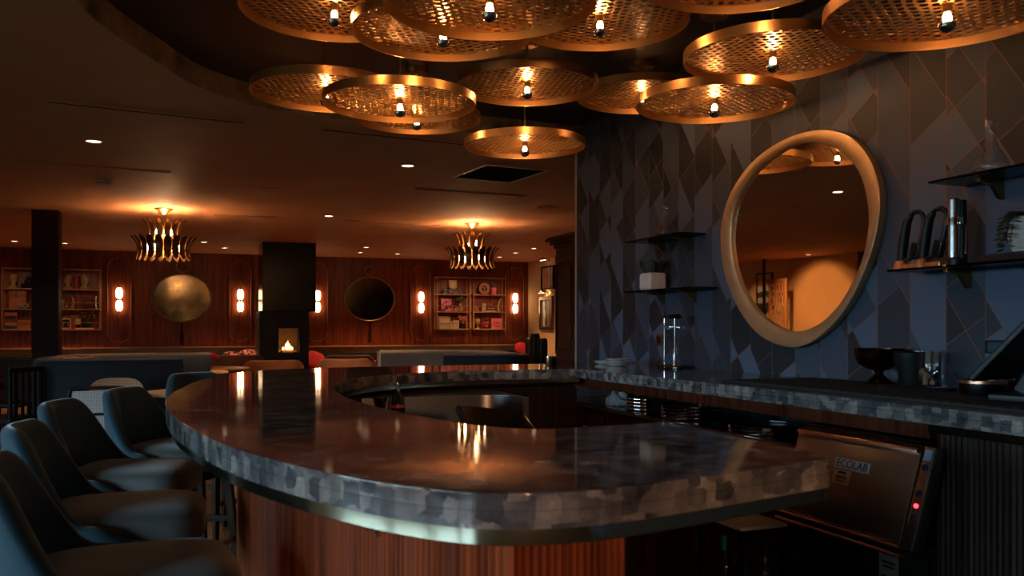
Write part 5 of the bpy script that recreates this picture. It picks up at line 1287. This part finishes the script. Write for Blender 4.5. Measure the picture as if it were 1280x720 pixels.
# left pair
def bust(u, lev, lab, mn, s=1.0, rz=0):
    t = thing('carved_head', lab, 'sculpture', (ix(u), YI, LV[lev]), rz); m = MB()
    m.box((0, 0, .02*s), (.13*s, .11*s, .04*s), .008); m.lathe([(0, .04*s), (.045*s, .04*s), (.035*s, .075*s), (.038*s, .10*s), (0, .10*s)], 16)
    m.sell((0, 0, .165*s), (.12*s, .13*s, .165*s), .9, .9, 24, 14); m.sell((0, -.062*s, .155*s), (.024*s, .04*s, .05*s), 1, 1, 10, 8); m.sell((0, -.055*s, .195*s), (.09*s, .04*s, .02*s), 1, 1, 12, 6)
    for sx in (-1, 1): m.sell((sx*.06*s, .0, .16*s), (.02*s, .04*s, .05*s), 1, 1, 8, 6); m.sell((sx*.025*s, -.055*s, .172*s), (.024*s, .02*s, .014*s), 1, 1, 8, 6)
    m.sell((0, -.058*s, .115*s), (.045*s, .03*s, .016*s), 1, 1, 10, 6); m.build('body', mn, t)
    m = MB(); rr = random.Random(3)
    for i in range(30): a = rr.uniform(0, 2*PI); b = rr.uniform(.25, 1.4); m.sell((.058*s*math.cos(b)*math.cos(a), .01+.062*s*math.cos(b)*math.sin(a)*(1 if math.sin(a) > -.3 else .6), .19*s+.062*s*math.sin(b)), (.036*s,)*3, 1, 1, 8, 6)
    m.build('curls', mn, t)
bust(17, 'a', 'carved tan head bust on the top shelf left of the column', 'stone_tan')
for k, (a, b, h) in enumerate(((27, 38, .09), (31, 38.6, .07), (33, 38.4, .05))): card(a, b, h, 'a', 'black_gloss', 'lacquer_box', 'black lacquer box beside the carved bust, %s of its stack' % ('bottom', 'middle', 'top')[k], z=sum((.09, .07)[:k])+.001*k)
t, w = card(12, 33, .32, 'b', 'orange_clay', 'red_case', 'red case with a darker upper half on the middle shelf left of the column', d=.10)
m = MB(); m.box((0, -.006, .26), (w+.006, .10, .13), .004); m.build('upper_panel', 'wood_trim', t)
t = thing('knot_ornament', 'grey knotted chain ornament in front of the red case', 'ornament', (ix(29), YI-.078, LV['b'])); m = MB()
m.tube([(.075*math.cos(2*PI*i/60)*(1+.25*math.cos(6*PI*i/60)), .022*math.sin(10*PI*i/60), .052+.033*math.sin(4*PI*i/60)) for i in range(60)], .014, 8, True); m.build('body', 'stone_pot', t)
pic = art_mat('collage_cover', [(.05,.04,.03), (.5,.36,.14), (.3,.03,.02), (.02,.02,.02), (.55,.12,.10)], False)
t, w = card(6, 21.5, .31, 'c', 'pink', 'picture_book', 'large art book with a black red and yellow cover at the left edge', 'book', d=.03); m = MB(); m.box((0, -.016, .155), (w-.01, .003, .30)); m.build('cover', pic, t)
card(22.5, 38.6, .17, 'c', 'wood_light', 'wooden_box', 'low wooden box beside the large art book', lid='orange_clay')
bust(85.5, 'a', 'left carved head of the pair of bookends on the top shelf', 'stone_tan', 1.0, -.9); bust(106, 'a', 'right carved head of the pair of bookends on the top shelf', 'stone_tan', 1.0, .9)
for a, b, h, mn, lab in ((91.8, 93.6, .235, 'black', 'black book left of the red book between the bookends'), (94, 98, .215, 'red', 'red book between the two carved bookends'), (98.3, 100, .245, 'black', 'black book right of the red book between the bookends')): card(a, b, h, 'a', mn, 'book', lab, 'book', d=.15, bev=.003)
card(74.8, 80.3, .165, 'b', 'orange_clay', 'stacked_block', 'banded clay block just right of the column on the middle shelf', 'ornament', lid='cream')
t = thing('tusk_ornament', 'curved tusk ornament standing on the middle shelf right of the column', 'ornament', (ix(90), YI, LV['b'])); m = MB(); m.tube(catmull([(.0, 0, .01), (.02, 0, .10), (.01, 0, .19), (-.03, 0, .275)], 6), [.034-.027*i/18 for i in range(19)], 12); m.cyl((0, 0, 0), (0, 0, .014), .045, n=20); m.build('body', 'ceramic_tan', t)
turned(83.8, 'b', [(0, 0), (.03, 0), (.04, .03), (.03, .06), (.012, .08), (.02, .095), (0, .1)], 'ceramic_tan', 'small_urn', 'small tan urn beside the tusk ornament', 'vase')
t = thing('wire_basket', 'wire crown basket with a red stick on the middle shelf', 'basket', (ix(108.5), YI, LV['b'])); m = MB()
for z, r in ((.008, .085), (.06, .095), (.10, .09)): m.tube([(r*math.cos(2*PI*i/28), r*.7*math.sin(2*PI*i/28), z) for i in range(28)], .006, 6, True)
for i in range(14):
    a = 2*PI*i/14; m.tube(catmull([(.085*math.cos(a), .06*math.sin(a), .005), (.095*math.cos(a), .067*math.sin(a), .08), (.05*math.cos(a), .04*math.sin(a), .17)], 4), .005, 6)
m.build('wires', 'bronze', t); m = MB(); m.tube([(-.04, -.02, .10), (-.01, -.02, .16), (.03, -.02, .185), (.06, -.02, .215)], .010, 8); m.build('stick', 'red', t)
turned(119.6, 'b', [(0, 0), (.04, 0), (.036, .012), (.008, .02), (.007, .2), (.014, .21), (.012, .235), (0, .235)], 'chrome', 'candlestick', 'slim silver candlestick at the right end of the middle shelf', 'candlestick')
t, w = card(76, 88.8, .205, 'c', 'cream', 'framed_print', 'small cream framed picture on the bottom shelf right of the column', 'picture', d=.025)
m = MB(); m.box((0, -.0135, .1025), (w-.05, .004, .15)); m.build('print', 'black', t); m = MB(); m.tube([(-.045, -.017, .05), (-.03, -.017, .14), (-.012, -.017, .12), (.012, -.017, .12), (.03, -.017, .14), (.045, -.017, .05)], .008, 6); m.build('motif', 'orange_clay', t)
card(89.6, 94, .085, 'c', 'red', 'red_box', 'small red box beside the small framed picture', d=.08)
t, w = card(94.8, 117, .022, 'c', 'cream', 'flat_tray', 'flat cream tray on the bottom shelf right of the column', 'tray'); 
card(95.2, 101, .065, 'c', 'wood_dark', 'dark_box', 'small dark box on the flat cream tray', z=.0225); card(94.9, 101, .10, 'c', 'cream', 'cream_block', 'cream ribbed block on top of the small dark box', 'ornament', z=.0885)
t = turned(108.5, 'c', [(0, 0), (.07, 0), (.085, .04), (.075, .10), (.05, .13), (.045, .128), (.065, .09), (0, .06)], 'black', 'dark_vase', 'black vase of golden leaves at the bottom right, by the column', 'vase', .0225); sprig(t, .14, 'bronze', 5, 20, .16, .12)
b = card(79, 97, .265, 'c', 'wood_trim', 'folio', 'dark red folio leaning behind the small framed picture', 'book', d=.02)[0]; b.location.y = YF-.03

# ------------------------------------------------------------------ light and picture settings
for t in (ca, cb):
    point_light('chandelier_glow', (t.x, t.y, ZC-.31), K['cpl'], (1, .60, .30), .015)
for x, zt_, e in ((ix(567), 1.8, 95), (ix(612), 1.8, 95), (ix(20), 1.8, 30), (ix(100), 1.8, 30)):
    spot_light('added_shelf_spot', (x, 15.9, ZC-.02), e, (1, .58, .32), 34, .7, (0, 2.1, -.98), r=.04)  # added spots without fixtures, brighten the ornaments on the far shelves
copy_tree(sc0, label='unseen wall sconce added behind the viewpoint to light the bar front', loc=(-.1, -4.0, 1.75), rz=PI)  # unseen sconce, added to warm the fluted bar front
spot_light('added_bar_front_beam', (-.1, -3.85, 1.75), K['near'], (1, .47, .20), 19, .8, (.93, 5.35, -1.0), r=.06)  # added narrow spot, lights only the bar front panel
w = bpy.data.worlds.new('world'); sc.world = w; w.use_nodes = True
wn = w.node_tree; wb = wn.nodes['Background']
g = new(wn, 'ShaderNodeTexCoord'); sp = new(wn, 'ShaderNodeSeparateXYZ'); lk(wn, g.outputs['Generated'], sp.inputs[0])
r = new(wn, 'ShaderNodeValToRGB'); lk(wn, sp.outputs[2], r.inputs[0]); e = r.color_ramp.elements
e[0].position = 0; e[0].color = (.03, .035, .03, 1); e[1].position = .04; e[1].color = (.52, .80, 1, 1)
lk(wn, r.outputs[0], wb.inputs[0]); wb.inputs[1].default_value = K['win']
cy_ = sc.cycles
cy_.use_denoising = True; cy_.max_bounces = 8; cy_.diffuse_bounces = 3; cy_.glossy_bounces = 5; cy_.transparent_max_bounces = 24; cy_.transmission_bounces = 4
cy_.sample_clamp_indirect = 6; cy_.sample_clamp_direct = 0; cy_.caustics_reflective = True; cy_.blur_glossy = 1.0
try: cy_.use_light_tree = True
except Exception: pass
vs = sc.view_settings; sc.display_settings.display_device = 'sRGB'; vs.view_transform = 'Standard'; vs.look = 'None'; vs.exposure = 0; vs.gamma = 1; vs.use_curve_mapping = False
